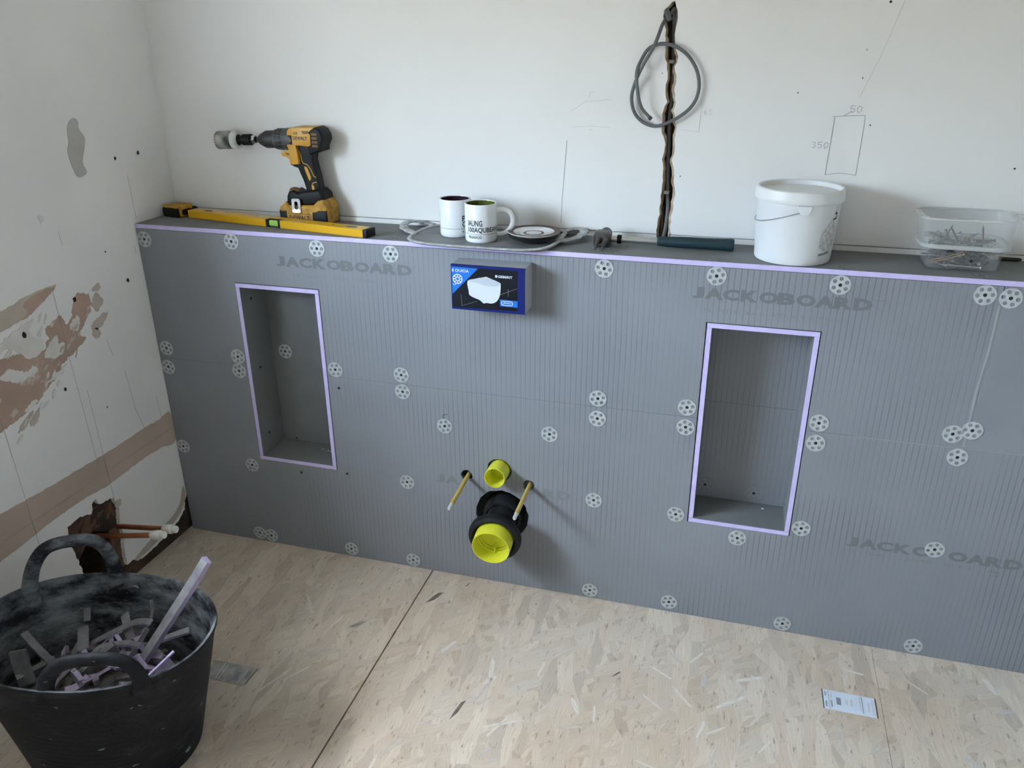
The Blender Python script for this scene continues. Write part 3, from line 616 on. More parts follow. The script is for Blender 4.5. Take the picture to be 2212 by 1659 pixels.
for k, (x0, x1) in enumerate((N1, N2)):
    nb = box('niche', x0 + .0005, x1 - .0005, .122, .134, NZ0 + .0005, NZ1 - .0005, M_tile if k else M_gboard, bw)
    e = .0115
    nboard('top_board', nb, x0, x1, -.0012, .1215, NZ1 - e, NZ1)
    nboard('bottom_board', nb, x0, x1, -.0012, .1215, NZ0, NZ0 + e)
    nboard('side_board', nb, x0, x0 + e, -.0008, .1215, NZ0 + e + .0003, NZ1 - e - .0006)
    nboard('side_board', nb, x1 - e, x1, -.0008, .1215, NZ0 + e + .0003, NZ1 - e - .0006)
    if k == 0:
        for y, z in ((.046, .802), (.046, .590), (.045, .374)):
            plate('screw_hole', circle(y, z, .004, 10), [], .0005, lambda u, v, q: V((x0 + e + .0006 - q, u, v)), M_dark, nb)
        plate('screw_hole', circle(.355, .322, .003, 10), [], .0005, lambda u, v, q: V((u, .1214 + q, v)), M_dark, nb)
    else:
        ribbon('panel_joint', [[(N2[0] + e, .604), (N2[1] - e, .604)]], .0012, lambda u, v, q: V((u, .1218 + q, v)), M_print, nb)
# washers: perforated discs screwed through the boards
holes = [circle(.0146 * math.cos(a), .0146 * math.sin(a), .0046, 10) for a in [math.radians(60 * i) for i in range(6)]] + [circle(0, 0, .0042, 10)]
wp = plate('washer', circle(0, 0, .0225, 28), holes, .0014, lambda u, v, q: V((u, q - .0014, v)), M_galv, bw)
sp_ = lathe('screw_head', [(0, -.0009), (.0040, -.0009), (.0046, -.0003), (.0046, .0006), (0, .0006)], M_screw, wp, 10, axis_M(V((0, 0, 0)), (0, 1, 0)))
W_ = [(.024, .966), (.306, .977), (.564, .974), (.775, .973), (1.33, .974), (1.593, .975), (1.862, .974), (2.153, .974), (2.203, .971), (.030, .639), (.024, .578), (.272, .637), (.269, .592), (.583, .630), (.783, .636), (.784, .586), (.904, .496), (1.202, .511), (1.328, .631), (1.329, .574), (1.553, .634), (1.554, .579), (1.865, .631), (1.865, .577), (2.155, .641), (2.193, .655), (2.176, .583), (.024, .309), (.265, .278), (.78, .298), (1.328, .327), (1.549, .320), (1.712, .275), (1.864, .332), (2.176, .326), (.256, .029), (.297, .026), (.578, .028), (.784, .026), (1.328, .027), (1.552, .033), (1.856, .026), (2.181, .027)]
for i, (x, z) in enumerate(W_):
    o = wp if i == 0 else copy_tree(wp, bw)
    o.location = (x, 0, z); o.rotation_euler = (0, random.uniform(0, 6.28), 0)
for x, y in ((.77, .030), (1.345, .030), (1.591, .027), (1.859, .027), (2.144, .027)):     # washers sunk in the shelf
    o = copy_tree(wp, bw); o.data = wp.data.copy(); o.data.materials[0] = M_gboard; o.location = (x, y, H); o.rotation_euler = (math.radians(-90), 0, random.uniform(0, 6))
    o.scale = (.9, .5, .9)
for i, (x, z) in enumerate(((.434, .277), (.588, .296), (.588, .574))):
    plate('screw_hole', circle(x, z, .004, 10), [], .0005, lambda u, v, q: face(u, v, q - .0005), M_dark, bw)
# washer at the back of the left niche and in the right one
for x, z in ((.352, .616), (1.745, .345), (1.615, .352)):
    o = copy_tree(wp, bw); o.location = (x, .122, z)
    if z < .4: o.data = wp.data.copy(); o.data.materials[0] = mat('dull_washer', (.25, .26, .27), .6)
# printed words on the boards
adv = .0408
def board_word(x, z, letters, m, tail=True, lh=.028):
    for i, ch in enumerate(letters):
        if ch == ' ': continue
        lw = {'J': .024, 'A': .037, 'C': .033, 'K': .034, 'O': .037, 'B': .034, 'R': .034, 'D': .035}[ch]
        text('lettering', ch, lambda a, b: face(x + i * adv + (.012 if ch == 'J' else 0) + a, z + b, -.0004), m, bw, lh, lw * 1.16, .055)
    if tail:
        bm = bmesh.new(); o_ = circle(x + 10.15 * adv, z + lh - .003, .0045, 14); i_ = circle(x + 10.15 * adv, z + lh - .003, .0036, 14)
        A = [bm.verts.new(face(*p, -.0004)) for p in o_]; B = [bm.verts.new(face(*p, -.0004)) for p in i_]
        for k in range(14): bm.faces.new((A[k], A[(k + 1) % 14], B[(k + 1) % 14], B[k]))
        bobj('lettering', bm, m, bw)
board_word(.424, .918, 'JACKOBOARD', M_print)
board_word(1.529, .918, 'JACKOBOARD', M_print, False)
board_word(.858, .313, 'JA     ARD', M_printfaint)
board_word(1.964, .300, 'JACKO OARD', M_print, False)
for x, z, w_, s_ in ((.452, .888, .31, "I   'H' | mm \\ 'I5S07  TEHIEIT I"), (1.572, .884, .30, "12  P|TIT| 'A6 01-LTS K T R TTS |"), (1.992, .281, .33, "I   mm     3B48   I0 F I    IE")):
    text('lettering', s_, lambda a, b: face(x + a, z + b, -.0004), M_printfaint, bw, .012, w_, 0.0)
ribbon('lettering', [[(1.935, .945), (1.962, .944), (1.962, .937)], [(2.306, .285), (2.328, .284), (2.326, .275), (2.306, .276)]], .0010, lambda u, v, q: face(u, v, q - .0001), M_printfaint, bw)
ribbon('pencil_mark', [[(.900, .516), (.901, .530), (.913, .532)]], .0012, lambda u, v, q: face(u, v, q), M_dark, bw)
# loose white foam crumbs in the niches
def crumb(x, y, z, s, lab):
    bm = bmesh.new(); bmesh.ops.create_icosphere(bm, subdivisions=1, radius=s)
    for v in bm.verts: v.co = V((v.co.x * random.uniform(.8, 1.5), v.co.y * random.uniform(.7, 1.2), max(-s * .5, v.co.z * .6)))
    o = bobj('foam_crumb', bm, M_white); o.location = (x, y, z + s * .5); tag(o, lab[0], 'crumb', lab[1])
for x, y in ((.465, .085), (.486, .080), (.497, .078)): crumb(x, y, NZ0 + e, .0028, ('tiny white crumb on the floor of the left niche', 'crumbs in the left niche'))
crumb(1.771, .094, NZ0 + e, .003, ('tiny white crumb on the floor of the right niche', None))

# ------------------------------------------------------------------ pipes through the boxing
def thing(name, loc, label, cat, parts, group=None):
    e_ = empty(name, loc); tag(e_, label, cat, group)
    for p in parts: keep(p, e_)
    return e_
A0, A1 = V((1.068, 0, .2275)), V((1.0735, -.132, .2115)); ax = (A1 - A0).normalized(); Mw = axis_M(A0, ax)
parts = [lathe('rubber_sleeve', [(.046, -.05), (.058, -.05), (.058, -.006), (.055, .002), (.047, .004)], M_rubber, None, 40, Mw, True),
         lathe('black_pipe', [(.043, -.06), (.0445, .030), (.047, .042), (.056, .058), (.068, .070), (.0740, .078), (.0750, .087), (.0730, .096), (.0665, .101), (.0615, .100), (.0580, .094), (.0565, .072), (.045, .052), (.038, .04), (.038, -.06)], M_rubber, None, 48, Mw, True),
         lathe('yellow_cap', [(0, .078), (.0435, .078), (.0445, .083), (.0470, .084), (.0470, .092), (.0498, .093), (.0508, .134), (.0525, .134), (.0535, .098), (.0535, .073), (0, .073)], M_yel, None, 56, Mw)]
parts.append(box('mould_rib', -.0010, .0010, -.047, -.028, .078, .098, M_yel, None, 0, 2, Mw @ Matrix.Rotation(.0, 4, 'Z')))
thing('waste_pipe', A0, 'black rubber toilet waste pipe ending in a large yellow cap', 'pipe', parts)
B0 = V((1.0600, .02, .3785)); B1 = V((1.0620, -.052, .3830)); Mf = axis_M(B0, B1 - B0); Lf = (B1 - B0).length
parts = [lathe('yellow_cap', [(0, .015), (.0248, .015), (.0255, .02), (.0268, .022), (.0272, Lf), (.0288, Lf), (.0292, Lf - .05), (.0285, -.02), (0, -.02)], M_yel, None, 40, Mf)]
thing('flush_pipe', B0, 'small yellow capped flush pipe above the waste pipe', 'pipe', parts)
for (x0, z0), (x1, z1), lab in (((.9650, .3485), (.9725, .3420), 'tan sleeved threaded rod left of the yellow caps'), ((1.1455, .3435), (1.1515, .3430), 'tan sleeved threaded rod right of the yellow caps')):
    p0, p1 = V((x0, .08, z0)), V((x1, -.172, z1)); d = p1 - p0; q = p0 + d * .90
    parts = [tube('sleeve', [p0, q], .0060, M_sleeve, None, 14), lathe('steel_tip', [(0, -.004), (.0052, -.004), (.0052, (p1 - q).length * .8), (.0030, (p1 - q).length), (0, (p1 - q).length)], mat('bright_tip', (.70, .74, .76), .35, .5), None, 14, axis_M(q, d))]
    thing('threaded_rod', V((x0, 0, z0)), lab, 'rod', parts)

# ------------------------------------------------------------------ flush plate cover box with printed card
bxp = []
by = -.065
bxp.append(box('cover_body', .9625, 1.1512, by, -.0002, .8625, .9770, M_eps, None, .0012, 1))
fc = lambda u, v, w_: V((u, by - .0004 + w_, v))
bxp.append(plate('blue_frame', [(.9625, .9768), (.9625, .8627), (1.1512, .8627), (1.1512, .9768)], [[(.9645, .9712), (1.1330, .9704), (1.1323, .8698), (.9645, .8676)]], .0010, lambda u, v, q: fc(u, v, q - .0008), M_blue))
bxp.append(plate('blue_edge', [(.9625, .9768), (.9625, .9725), (1.1512, .9725), (1.1512, .9768)], [], .0040, lambda u, v, q: V((u, by + q - .0002, v + .0004)), M_blue))
card = plate('printed_card', [(.9645, .9712), (.9645, .8676), (1.1323, .8698), (1.1330, .9704)], [], .0006, lambda u, v, q: fc(u, v, q - .0004), M_card); bxp.append(card)
pr = lambda h: (lambda u, v, q: fc(u, v, q * .3 - h))
def onc(o): o.parent = card; return o
onc(plate('printed_triangle', [(.9647, .9710), (1.0329, .9700), (.9647, .9008)], [], .0006, pr(.0007), M_lblue))
onc(plate('printed_toilet', smooth_closed([(1.0051, .9371), (1.0285, .9445), (1.0507, .9504), (1.0575, .9495), (1.0857, .9392), (1.0897, .9328), (1.0876, .9078), (1.0795, .8912), (1.0668, .8845), (1.053, .8849), (1.046, .8830), (1.0392, .8879), (1.0347, .891), (1.0106, .9005), (1.0074, .9128)], 3), [], .0006, pr(.0007), M_whiteprint))
onc(plate('printed_lid', smooth_closed([(1.0090, .9380), (1.0507, .9497), (1.0850, .9388), (1.0880, .9338), (1.0742, .9278), (1.0515, .9285), (1.0300, .9340)], 3), [], .0006, pr(.0010), M_whiteprint2))
onc(plate('printed_tag', [(1.0875, .8965), (1.1322, .8955), (1.1320, .8793), (1.0878, .8794)], [], .0006, pr(.0007), M_lblue))
ov = lambda a, b: [(1.1055 + a * math.copysign(abs(math.cos(t)) ** .6, math.cos(t)), .8878 + b * math.copysign(abs(math.sin(t)) ** .6, math.sin(t))) for t in [2 * math.pi * i / 28 for i in range(28)]]
onc(plate('printed_ring', ov(.0148, .0062), [ov(.0130, .0046)], .0006, pr(.0010), M_whiteprint))
fcT = lambda x, z: (lambda a, b: fc(x + a, z + b, -.0012))
onc(text('lettering', '(JPNO)'[1:5], fcT(1.0958, .8850), M_whiteprint, None, .0056, .0195, .02))
onc(text('lettering', 'II OUIOA', fcT(.9655, .9580), M_whiteprint, None, .0078, .0440, .03))
onc(text('lettering', 'GEBERIT', fcT(1.0830, .9508), M_whiteprint, None, .0062, .0365, .03))
onc(plate('lettering', [(1.0762, .9508), (1.0812, .9508), (1.0812, .9572), (1.0762, .9572)], [], .0006, pr(.0007), M_whiteprint))
onc(text('lettering', "1D", fcT(.9672, .9245), M_whiteprint, None, .0035, .0085, .03))
lg = [circle(.9795, .9405, .0125, 24), ]
onc(plate('printed_emblem', circle(.9795, .9405, .0128, 24), [circle(.9795 + .0082 * math.cos(a), .9405 + .0082 * math.sin(a), .0026, 6) for a in [math.radians(45 * i + 22) for i in range(8)]] + [circle(.9795, .9405, .0038, 8)], .0006, pr(.0010), M_whiteprint))
ribbon_ = ribbon('printed_lines', [[(.9875, .9010), (.9885, .8720)], [(.9890, .8725), (1.028, .8870)], [(1.0885, .9085), (1.131, .9270)], [(1.109, .906), (1.109, .924)]], .0005, lambda u, v, q: fc(u, v, q - .0006), M_pencil, None, .0003); onc(ribbon_); ribbon_['kind'] = 'stuff'
thing('flush_plate_cover', (1.057, 0, .8625), 'grey and blue cover box printed with a white toilet, fixed below the tray', 'cover box', bxp)

# ------------------------------------------------------------------ cable in the wall chase
def cpt(L, off): return [(u, D - o_, v) for (u, v), o_ in zip(L, off)]
loop = [(1.436, 1.545), (1.424, 1.528), (1.413, 1.511), (1.400, 1.469), (1.376, 1.426), (1.359, 1.389), (1.350, 1.352), (1.358, 1.317), (1.381, 1.294), (1.412, 1.286), (1.445, 1.297), (1.481, 1.320), (1.501, 1.347), (1.506, 1.380), (1.497, 1.414), (1.475, 1.444), (1.446, 1.463), (1.414, 1.469), (1.386, 1.460), (1.370, 1.438), (1.361, 1.406), (1.367, 1.359), (1.377, 1.328), (1.396, 1.307)]
off = [-.012, -.002, .014, .030, .026, .018, .014, .012, .011, .012, .014, .013, .012, .012, .013, .013, .013, .014, .013, .011, .028, .031, .026, .022]
lp = curve3(cpt(loop, off), 8)
c1 = tube('coiled_length', lp, .0030, M_cable, None, 12, False, .0058, V((1, 0, 0)))
# the cable keeps its flat side to the viewer
bpy.data.objects.remove(c1)
def flat_cable(name, pts, w2, t2, m):
    bm = bmesh.new(); rings = []; n = len(pts)
    for i in range(n):
        a, b = pts[max(0, i - 1)], pts[min(n - 1, i + 1)]; t = (b - a).normalized(); nrm = V((0, 1, 0)); nrm = (nrm - t * nrm.dot(t)).normalized(); s = t.cross(nrm)
        rings.append([pts[i] + s * (w2 * math.copysign(abs(math.cos(q)) ** .7, math.cos(q))) + nrm * (t2 * math.sin(q)) for q in [2 * math.pi * j / 12 for j in range(12)]])
    loft_bm(bm, rings); return bobj(name, bm, m, None, True)
c1 = flat_cable('coiled_length', lp, .0041, .0028, M_cable)
c1b = flat_cable('cut_end', [V(lp[-1]) + (V(lp[-1]) - V(lp[-2])).normalized() * (.0002 + k) for k in (0, .007)], .0049, .0034, mat('dark_cable_end', (.03, .03, .045), .5))
low_ = curve3([(1.436, D + .012, 1.545), (1.436, D + .024, 1.50), (1.439, D + .025, 1.44), (1.441, D + .026, 1.38), (1.440, D + .024, 1.30), (1.443, D + .024, 1.22), (1.447, D + .020, 1.13), (1.452, D + .014, 1.09), (1.452, D + .008, 1.06), (1.450, D + .006, 1.03), (1.446, D + .006, 1.011)], 6)
c2 = flat_cable('chased_length', low_, .0048, .003, M_cable)
clips = [box('cable_clip', x - .0065, x + .0065, D + .004, D + .020, z - .004, z + .004, mat('green_grey_clip', (.16, .17, .155), .6), None, .001) if i == 0 else box('cable_clip', x - .0065, x + .0065, D + .003, D + .018, z - .004, z + .004, bpy.data.materials['green_grey_clip'], None, .001) for i, (x, z) in enumerate(((1.4375, 1.430), (1.447, 1.126)))]
clips.append(tube('sheath_clip', [(1.418, D - .006, 1.540), (1.428, D - .008, 1.518)], .008, M_cable, None, 10, False, .006))
thing('electrical_cable', (1.436, D, 1.545), 'grey electrical cable hanging in a loop from the top of the wall chase', 'cable', [c1, c1b, c2] + clips)

# ------------------------------------------------------------------ copper pipes at the left wall
for p0, p1, lab in (((-.06, -.283, .180), (.155, -.283, .2065), 'copper pipe stub with white cap, farther of the pair on left wall'), ((-.06, -.362, .194), (.185, -.362, .2425), 'copper pipe stub with white cap, nearer of the pair on left wall')):
    p0, p1 = V(p0), V(p1); d = (p1 - p0).normalized()
    parts = [tube('copper_pipe', [p0, p1], .0075, M_copper, None, 18), lathe('white_cap', [(0, -.002), (.0098, -.002), (.0122, 0), (.0128, .003), (.0128, .009), (.0116, .010), (.0116, .012), (.0134, .013), (.0134, .026), (.0124, .028), (.0104, .029), (.0104, .041), (.0088, .043), (0, .0435)], M_cap, None, 22, axis_M(p1 - d * .006, d))]
    thing('pipe_stub', p0, lab, 'pipe', parts)

# ------------------------------------------------------------------ things on the shelf
# spirit level
a, b_ = V((.0965, .1095, H)), V((.7085, .0045, H)); ux = (b_ - a).normalized(); L = (b_ - a).length
ML = Matrix(((ux.x, -ux.y, 0, a.x), (ux.y, ux.x, 0, a.y), (0, 0, 1, H), (0, 0, 0, 1)))
lv = []
h_, d_ = .0212, .0400
v0, v1 = .287, .336
bm = bmesh.new()
bx(bm, .006, v0, 0, d_, .0003, h_, 0, ML); bx(bm, v1, L - .012, 0, d_, .0003, h_, 0, ML); bx(bm, v0, v1, .020, d_, .0003, h_, 0, ML)
bmesh.ops.bevel(bm, geom=bm.edges[:], offset=.0010, segments=1, affect='EDGES')
lv.append(bobj('yellow_rail', bm, M_level))
lv.append(box('end_cap', L - .012, L, -.0006, d_ + .0006, .0001, h_ + .0006, M_levelcap, None, .0015, 2, ML))
lv.append(box('end_cap', 0, .006, -.0004, d_ + .0004, .0001, h_ + .0004, M_level, None, .001, 1, ML))
vh = bmesh.new()
bx(vh, v0 + .0004, v0 + .009, .0008, .0198, .0006, h_ - .001, 0, ML); bx(vh, v1 - .007, v1 - .0004, .0008, .0198, .0006, h_ - .001, 0, ML); bx(vh, v0 + .009, v1 - .007, .012, .0198, .0006, h_ - .001, 0, ML)
holder = bobj('vial_holder', vh, M_levelcap); lv.append(holder)
vl = box('vial', v0 + .0092, v1 - .0072, .0022, .0118, .003, h_ - .0025, M_vial, None, .0025, 3, ML); lv.append(vl)
for s in (.40, .58): 
    xx = v0 + .0092 + (v1 - v0 - .0164) * s
lv.append(plate('end_window', circle(.060, .021, .0155, 24, 0, .0075), [], .0004, lambda u, v, q: ML @ V((u, v, h_ + .0003 - q)), mat('smoked_window', (.06, .05, .035), .25)))
lv.append(plate('end_window', circle(L - .060, .020, .0185, 24, 0, .0085), [], .0004, lambda u, v, q: ML @ V((u, v, h_ + .0003 - q)), bpy.data.materials['smoked_window']))
for u0, v0_ in ((.235, .022), (L - .125, .022)):
    lv.append(plate('paint_chip', [(u0, v0_), (u0 + .006, v0_ - .002), (u0 + .010, v0_ + .001), (u0 + .003, v0_ + .003)], [], .0003, lambda u, v, q: ML @ V((u, v, h_ + .0003 - q)), M_steel2))
thing('spirit_level', a, 'long yellow spirit level lying on the shelf left of the tray', 'spirit level', lv)

# tape measure
ta = math.radians(-11); MT = Matrix.Translation((.013, .106, H)) @ Matrix.Rotation(ta, 4, 'Z')
tp = []
Lt, Wt, Ht = .064, .062, .033
rr_ = lambda x0, x1, z0, z1, r: [(x0 + (x1 - x0) / 2 + p[0], z0 + (z1 - z0) / 2 + p[1]) for p in rrect((x1 - x0) / 2, (z1 - z0) / 2, r, 4)]
tp.append(prism('black_case', rr_(0, Lt, .001, Ht - .006, .006), lambda u, v, q: MT @ V((u, q, v)), 0, Wt, M_blackpl, None, .003))
tp.append(prism('yellow_case', [(p[0], p[1]) for p in [(.002, .002), (Lt - .004, .001), (Lt, .006), (Lt, Wt - .008), (Lt - .008, Wt), (.008, Wt), (0, Wt - .008), (0, .006)]], lambda u, v, q: MT @ V((u, v, q)), Ht - .0075, Ht, M_tooldirty, None, .003))
tp.append(prism('yellow_side', rr_(.004, Wt - .006, .002, Ht - .004, .006), lambda u, v, q: MT @ V((Lt - .0025 + q, u, v)), 0, .0055, M_tooldirty, None, .0015))
tp.append(prism('side_inset', rr_(.012, Wt - .014, .007, Ht - .010, .004), lambda u, v, q: MT @ V((Lt + .003 + q, u, v)), 0, .0016, M_blackpl, None, .0006))
tp.append(prism('tape_hook', [(Lt, .002), (Lt + .014, .004), (Lt + .020, .012), (Lt + .022, .020), (Lt + .014, .024), (Lt + .006, .027), (Lt - .002, .022)], lambda u, v, q: MT @ V((u, .050 + q, v)), 0, .010, M_blackpl, None, .002))
tp.append(prism('lock_button', rr_(.018, .042, 0, .016, .004), lambda u, v, q: MT @ V((u, v + .02, Ht - .001 + q)), 0, .0025, mat('dull_amber', (.42, .30, .12), .6), None, .001))
thing('tape_measure', (.045, .13, H), 'black and yellow tape measure at the left end of the shelf', 'tape measure', tp)

# cordless drill with a hole saw in the chuck
DY = .140
dr = lambda u, v, q: V((u, DY + q, v))
def dz(P): return [(u, v) for u, v in P]
body = [(.4446, 1.257), (.4524, 1.2648), (.4691, 1.2673), (.494, 1.267), (.524, 1.2691), (.528, 1.2684), (.5182, 1.261), (.5111, 1.2533), (.5167, 1.2481), (.5159, 1.2232), (.5107, 1.2165), (.4884, 1.2191), (.4659, 1.2207), (.4694, 1.1977), (.4701, 1.1712), (.4443, 1.1692), (.4435, 1.1836), (.4341, 1.19), (.4239, 1.1907), (.4198, 1.1984), (.4256, 1.2041), (.444, 1.2079), (.4403, 1.2188)]
rear = [(.529, 1.2687), (.5406, 1.2626), (.5489, 1.2478), (.5495, 1.2349), (.5407, 1.2174), (.5397, 1.2076), (.5318, 1.2041), (.506, 1.1969), (.500, 1.2165), (.5100, 1.2232), (.5107, 1.2481), (.5051, 1.2533), (.5122, 1.261)]
handle = [(.4659, 1.2207), (.4884, 1.2210), (.5107, 1.2195), (.5110, 1.1969), (.5075, 1.1836), (.510, 1.166), (.5159, 1.1394), (.5196, 1.1149), (.5207, 1.098), (.4754, 1.094), (.4777, 1.1063), (.4724, 1.1265), (.4645, 1.1464), (.4597, 1.1597), (.4448, 1.1636), (.4445, 1.1714), (.4640, 1.1712), (.4634, 1.1977)]
foot = [(.4745, 1.1005), (.5212, 1.1059), (.535, 1.0929), (.5374, 1.0793), (.5035, 1.0617), (.4828, 1.0597), (.4303, 1.056), (.4213, 1.0693), (.4234, 1.0856), (.4301, 1.0974), (.4436, 1.1014), (.4582, 1.094)]
batt = [(.401, 1.0544), (.4215, 1.0705), (.4307, 1.0605), (.483, 1.063), (.5038, 1.064), (.5179, 1.0762), (.5337, 1.0803), (.5468, 1.0592), (.5469, 1.0477), (.5448, H + .001), (.4986, H + .0004), (.3985, H + .001)]
dp = [prism('motor_housing', body, dr, -.027, .027, M_tool, None, .006), prism('rear_cover', rear, dr, -.0285, .0285, M_blackpl, None, .007),
      prism('handle', handle, dr, -.0165, .0165, M_blackpl, None, .007), prism('trigger', [(.4339, 1.189), (.445, 1.1836), (.449, 1.1647), (.4340, 1.1650), (.4365, 1.177)], dr, -.009, .009, M_blackpl, None, .003),
      prism('foot', foot, dr, -.030, .030, M_blackpl, None, .008), prism('battery', batt, dr, -.036, .036, M_tooldirty, None, .006)]
dp.append(lathe('foot_knob', [(0, -.012), (.013, -.010), (.0175, -.002), (.015, .006), (.008, .010), (0, .011)], mat('dusty_foot', (.24, .15, .08), .8, var=.3, vscale=60), None, 24, axis_M(V((.4400, DY - .008, 1.0955)), (.1, 0, 1))))
for P, y0, m_ in (([(.3995, 1.047), (.4245, 1.0475), (.4240, 1.013), (.4000, 1.0125)], -.0368, M_blackpl), ([(.5000, 1.047), (.5120, 1.0475), (.520, 1.052), (.5455, 1.053), (.5450, 1.0105), (.4990, 1.0105)], -.0368, M_blackpl)):
    dp.append(prism('battery_panel', P, dr, y0, .0368, m_, None, .004))
bt = dp[5]
t1 = text('lettering', 'DEWALT', lambda u, v: dr(.4300 + u, 1.0230 + v, -.0364), M_ink, None, .0115, .0620, .02); t1.parent = bt
o = ribbon('label_border', [[(.4270, 1.0395), (.4970, 1.0395)], [(.4270, 1.0175), (.4970, 1.0175)]], .0010, lambda u, v, q: dr(u, v, q - .0362), M_ink, None); o.parent = bt
t2 = text('lettering', 'DEWALT', lambda u, v: dr(.4610 + u, 1.2345 + v, -.0274), M_ink, None, .0095, .0420, .02); t2.parent = dp[0]
t3 = text('lettering', 'XR', lambda u, v: dr(.4625 + u, 1.2480 + v, -.0274), mat('faded_ink', (.20, .11, .03), .6), None, .0080, .0150, .03); t3.parent = dp[0]
o = plate('logo_slot', [(.4880, 1.2580), (.5090, 1.2590), (.5070, 1.2510), (.4930, 1.2500)], [], .0008, lambda u, v, q: dr(u, v, q - .0276), bpy.data.materials['faded_ink']); o.parent = dp[0]
o = prism('torque_window', [(.4462, 1.2463), (.4575, 1.2462), (.4570, 1.2219), (.4500, 1.2228)], dr, -.0280, -.0262, M_blackpl, None, .0006); o.parent = dp[0]
o = plate('torque_mark', [(.4475, 1.2400), (.4540, 1.2360), (.4540, 1.2300), (.4500, 1.2290)], [], .0004, lambda u, v, q: dr(u, v, q - .0284), M_tool); o.parent = dp[0]
o = plate('side_slot', smooth_closed([(.4330, 1.1995), (.4390, 1.2010), (.4450, 1.1990), (.4440, 1.1950), (.4380, 1.1945)], 3), [], .0006, lambda u, v, q: dr(u, v, q - .0276), bpy.data.materials['faded_ink']); o.parent = dp[0]
for zz in (1.2505, 1.2405, 1.2305, 1.2205):
    o = plate('vent_slot', [(.5165, zz - .003), (.5330, zz - .0035), (.5330, zz + .003), (.5175, zz + .0035)], [], .0006, lambda u, v, q: dr(u, v, q - .0291), mat('vent_amber', (.16, .10, .03), .7)); o.parent = dp[1]
hd = dp[2]
o = prism('grip_inlay', smooth_closed([(.4800, 1.1630), (.4880, 1.1620), (.4960, 1.1420), (.4970, 1.1340), (.4920, 1.1270), (.4860, 1.1410)], 3), dr, -.0172, -.0150, M_tool, None, .0005); o.parent = hd
o = ribbon('grip_line', [[(.4655, 1.2120), (.4730, 1.1950), (.4745, 1.1790), (.4790, 1.1730), (.4900, 1.1700), (.4990, 1.1580), (.5060, 1.1400), (.5130, 1.1370)], [(.5130, 1.1240), (.5020, 1.1220), (.4980, 1.1150), (.4995, 1.0960)]], .0022, lambda u, v, q: dr(u, v, q - .0164), M_tool, None, .0010); o.parent = hd
o = prism('grip_inlay', smooth_closed([(.4985, 1.1130), (.5040, 1.1130), (.5040, 1.0940), (.4990, 1.0940)], 3), dr, -.0172, -.0150, M_tool, None, .0005); o.parent = hd
clip_o = [(.0130 * 1, .0)]
cp = lambda u, v, q: V((u, DY - .0395 + q - max(0, 1.055 - v) * .12, v))
dp.append(plate('belt_clip', [(.4560 + p[0] + .0, 1.0620 + p[1]) for p in rrect(.0130, .0190, .005, 5)], [[(.4560 + p[0], 1.0625 + p[1]) for p in rrect(.0052, .0110, .004, 4)][::-1]], .0022, cp, M_silver))
dp.append(box('clip_screw', .452, .460, DY - .0368, DY - .029, 1.050, 1.060, M_chuck))
# chuck, collar, arbor and hole saw, all along one axis
AX0 = V((.4480, DY, 1.2340)); Mx = axis_M(AX0, V((-1, 0, -.042)))
dp.append(lathe('gear_collar', [(0, -.004), (.0290, -.004), (.0295, .004), (.0285, .022), (.0270, .026), (.0265, .040), (.0262, .052), (.0240, .0545), (0, .0545)], M_chuck2, None, 48, Mx))
for k in range(14):
    a_ = 2 * math.pi * k / 14
    o = box('collar_rib', -.0034, .0034, .0245, .0283, .027, .046, M_chuck, None, .0012, 2, Mx @ Matrix.Rotation(a_, 4, 'Z')); dp.append(o)
dp.append(lathe('chuck', [(0, .054), (.0225, .054), (.0232, .058), (.0232, .082), (.0215, .086), (.0150, .100), (.0060, .112), (0, .113)], M_chuck, None, 44, Mx))
dp.append(lathe('arbor', [(0, .111), (.0045, .112), (.0045, .116), (.0095, .119), (.0110, .126), (.0105, .130), (.0150, .131), (.0152, .142), (.0135, .144), (.0150, .146), (.0150, .156), (.0090, .163), (.0135, .170), (.0150, .172), (0, .173)], M_blackpl, None, 30, Mx))
dp.append(lathe('arbor_nut', [(.0098, .1175), (.0118, .118), (.0124, .126), (.0108, .129), (.0095, .129)], M_steel, None, 6, Mx, True))
hs = lathe('hole_saw', [(.0150, .171), (.0205, .171), (.0238, .173), (.0250, .177), (.0252, .184), (.0240, .187), (.0240, .232), (.0225, .232), (.0225, .180), (.0150, .176)], mat('chipped_saw_paint', (.030, .045, .042), .55, col2=(.42, .42, .38), vscale=28, bump=.3), None, 44, Mx, True)
dp.append(hs)
o = lathe('saw_base', [(.0152, .1705), (.0206, .1705), (.0240, .1727), (.0253, .177), (.0255, .184), (.0243, .1868), (.0243, .18), (.0152, .175)], mat('pale_saw_base', (.66, .68, .66), .5, var=.15, vscale=40), None, 44, Mx, True); o.parent = hs
tb = bmesh.new()
for k in range(26):
    a_ = 2 * math.pi * k / 26; M_ = Mx @ Matrix.Rotation(a_, 4, 'Z')
    q = [M_ @ V(p) for p in ((-.0026, .0225, .231), (.0026, .0225, .231), (.0026, .0242, .231), (-.0026, .0242, .231), (.0018, .0236, .2365 + .001 * (k % 3)))]
    vv = [tb.verts.new(p) for p in q]
    for f in ((0, 1, 4), (1, 2, 4), (2, 3, 4), (3, 0, 4), (3, 2, 1, 0)): tb.faces.new([vv[i] for i in f])
o = bobj('saw_teeth', tb, mat('rusty_teeth', (.22, .14, .08), .8)); o.parent = hs
thing('cordless_drill', (.47, DY, H), 'yellow and black cordless drill with hole saw standing on its battery', 'drill', dp)

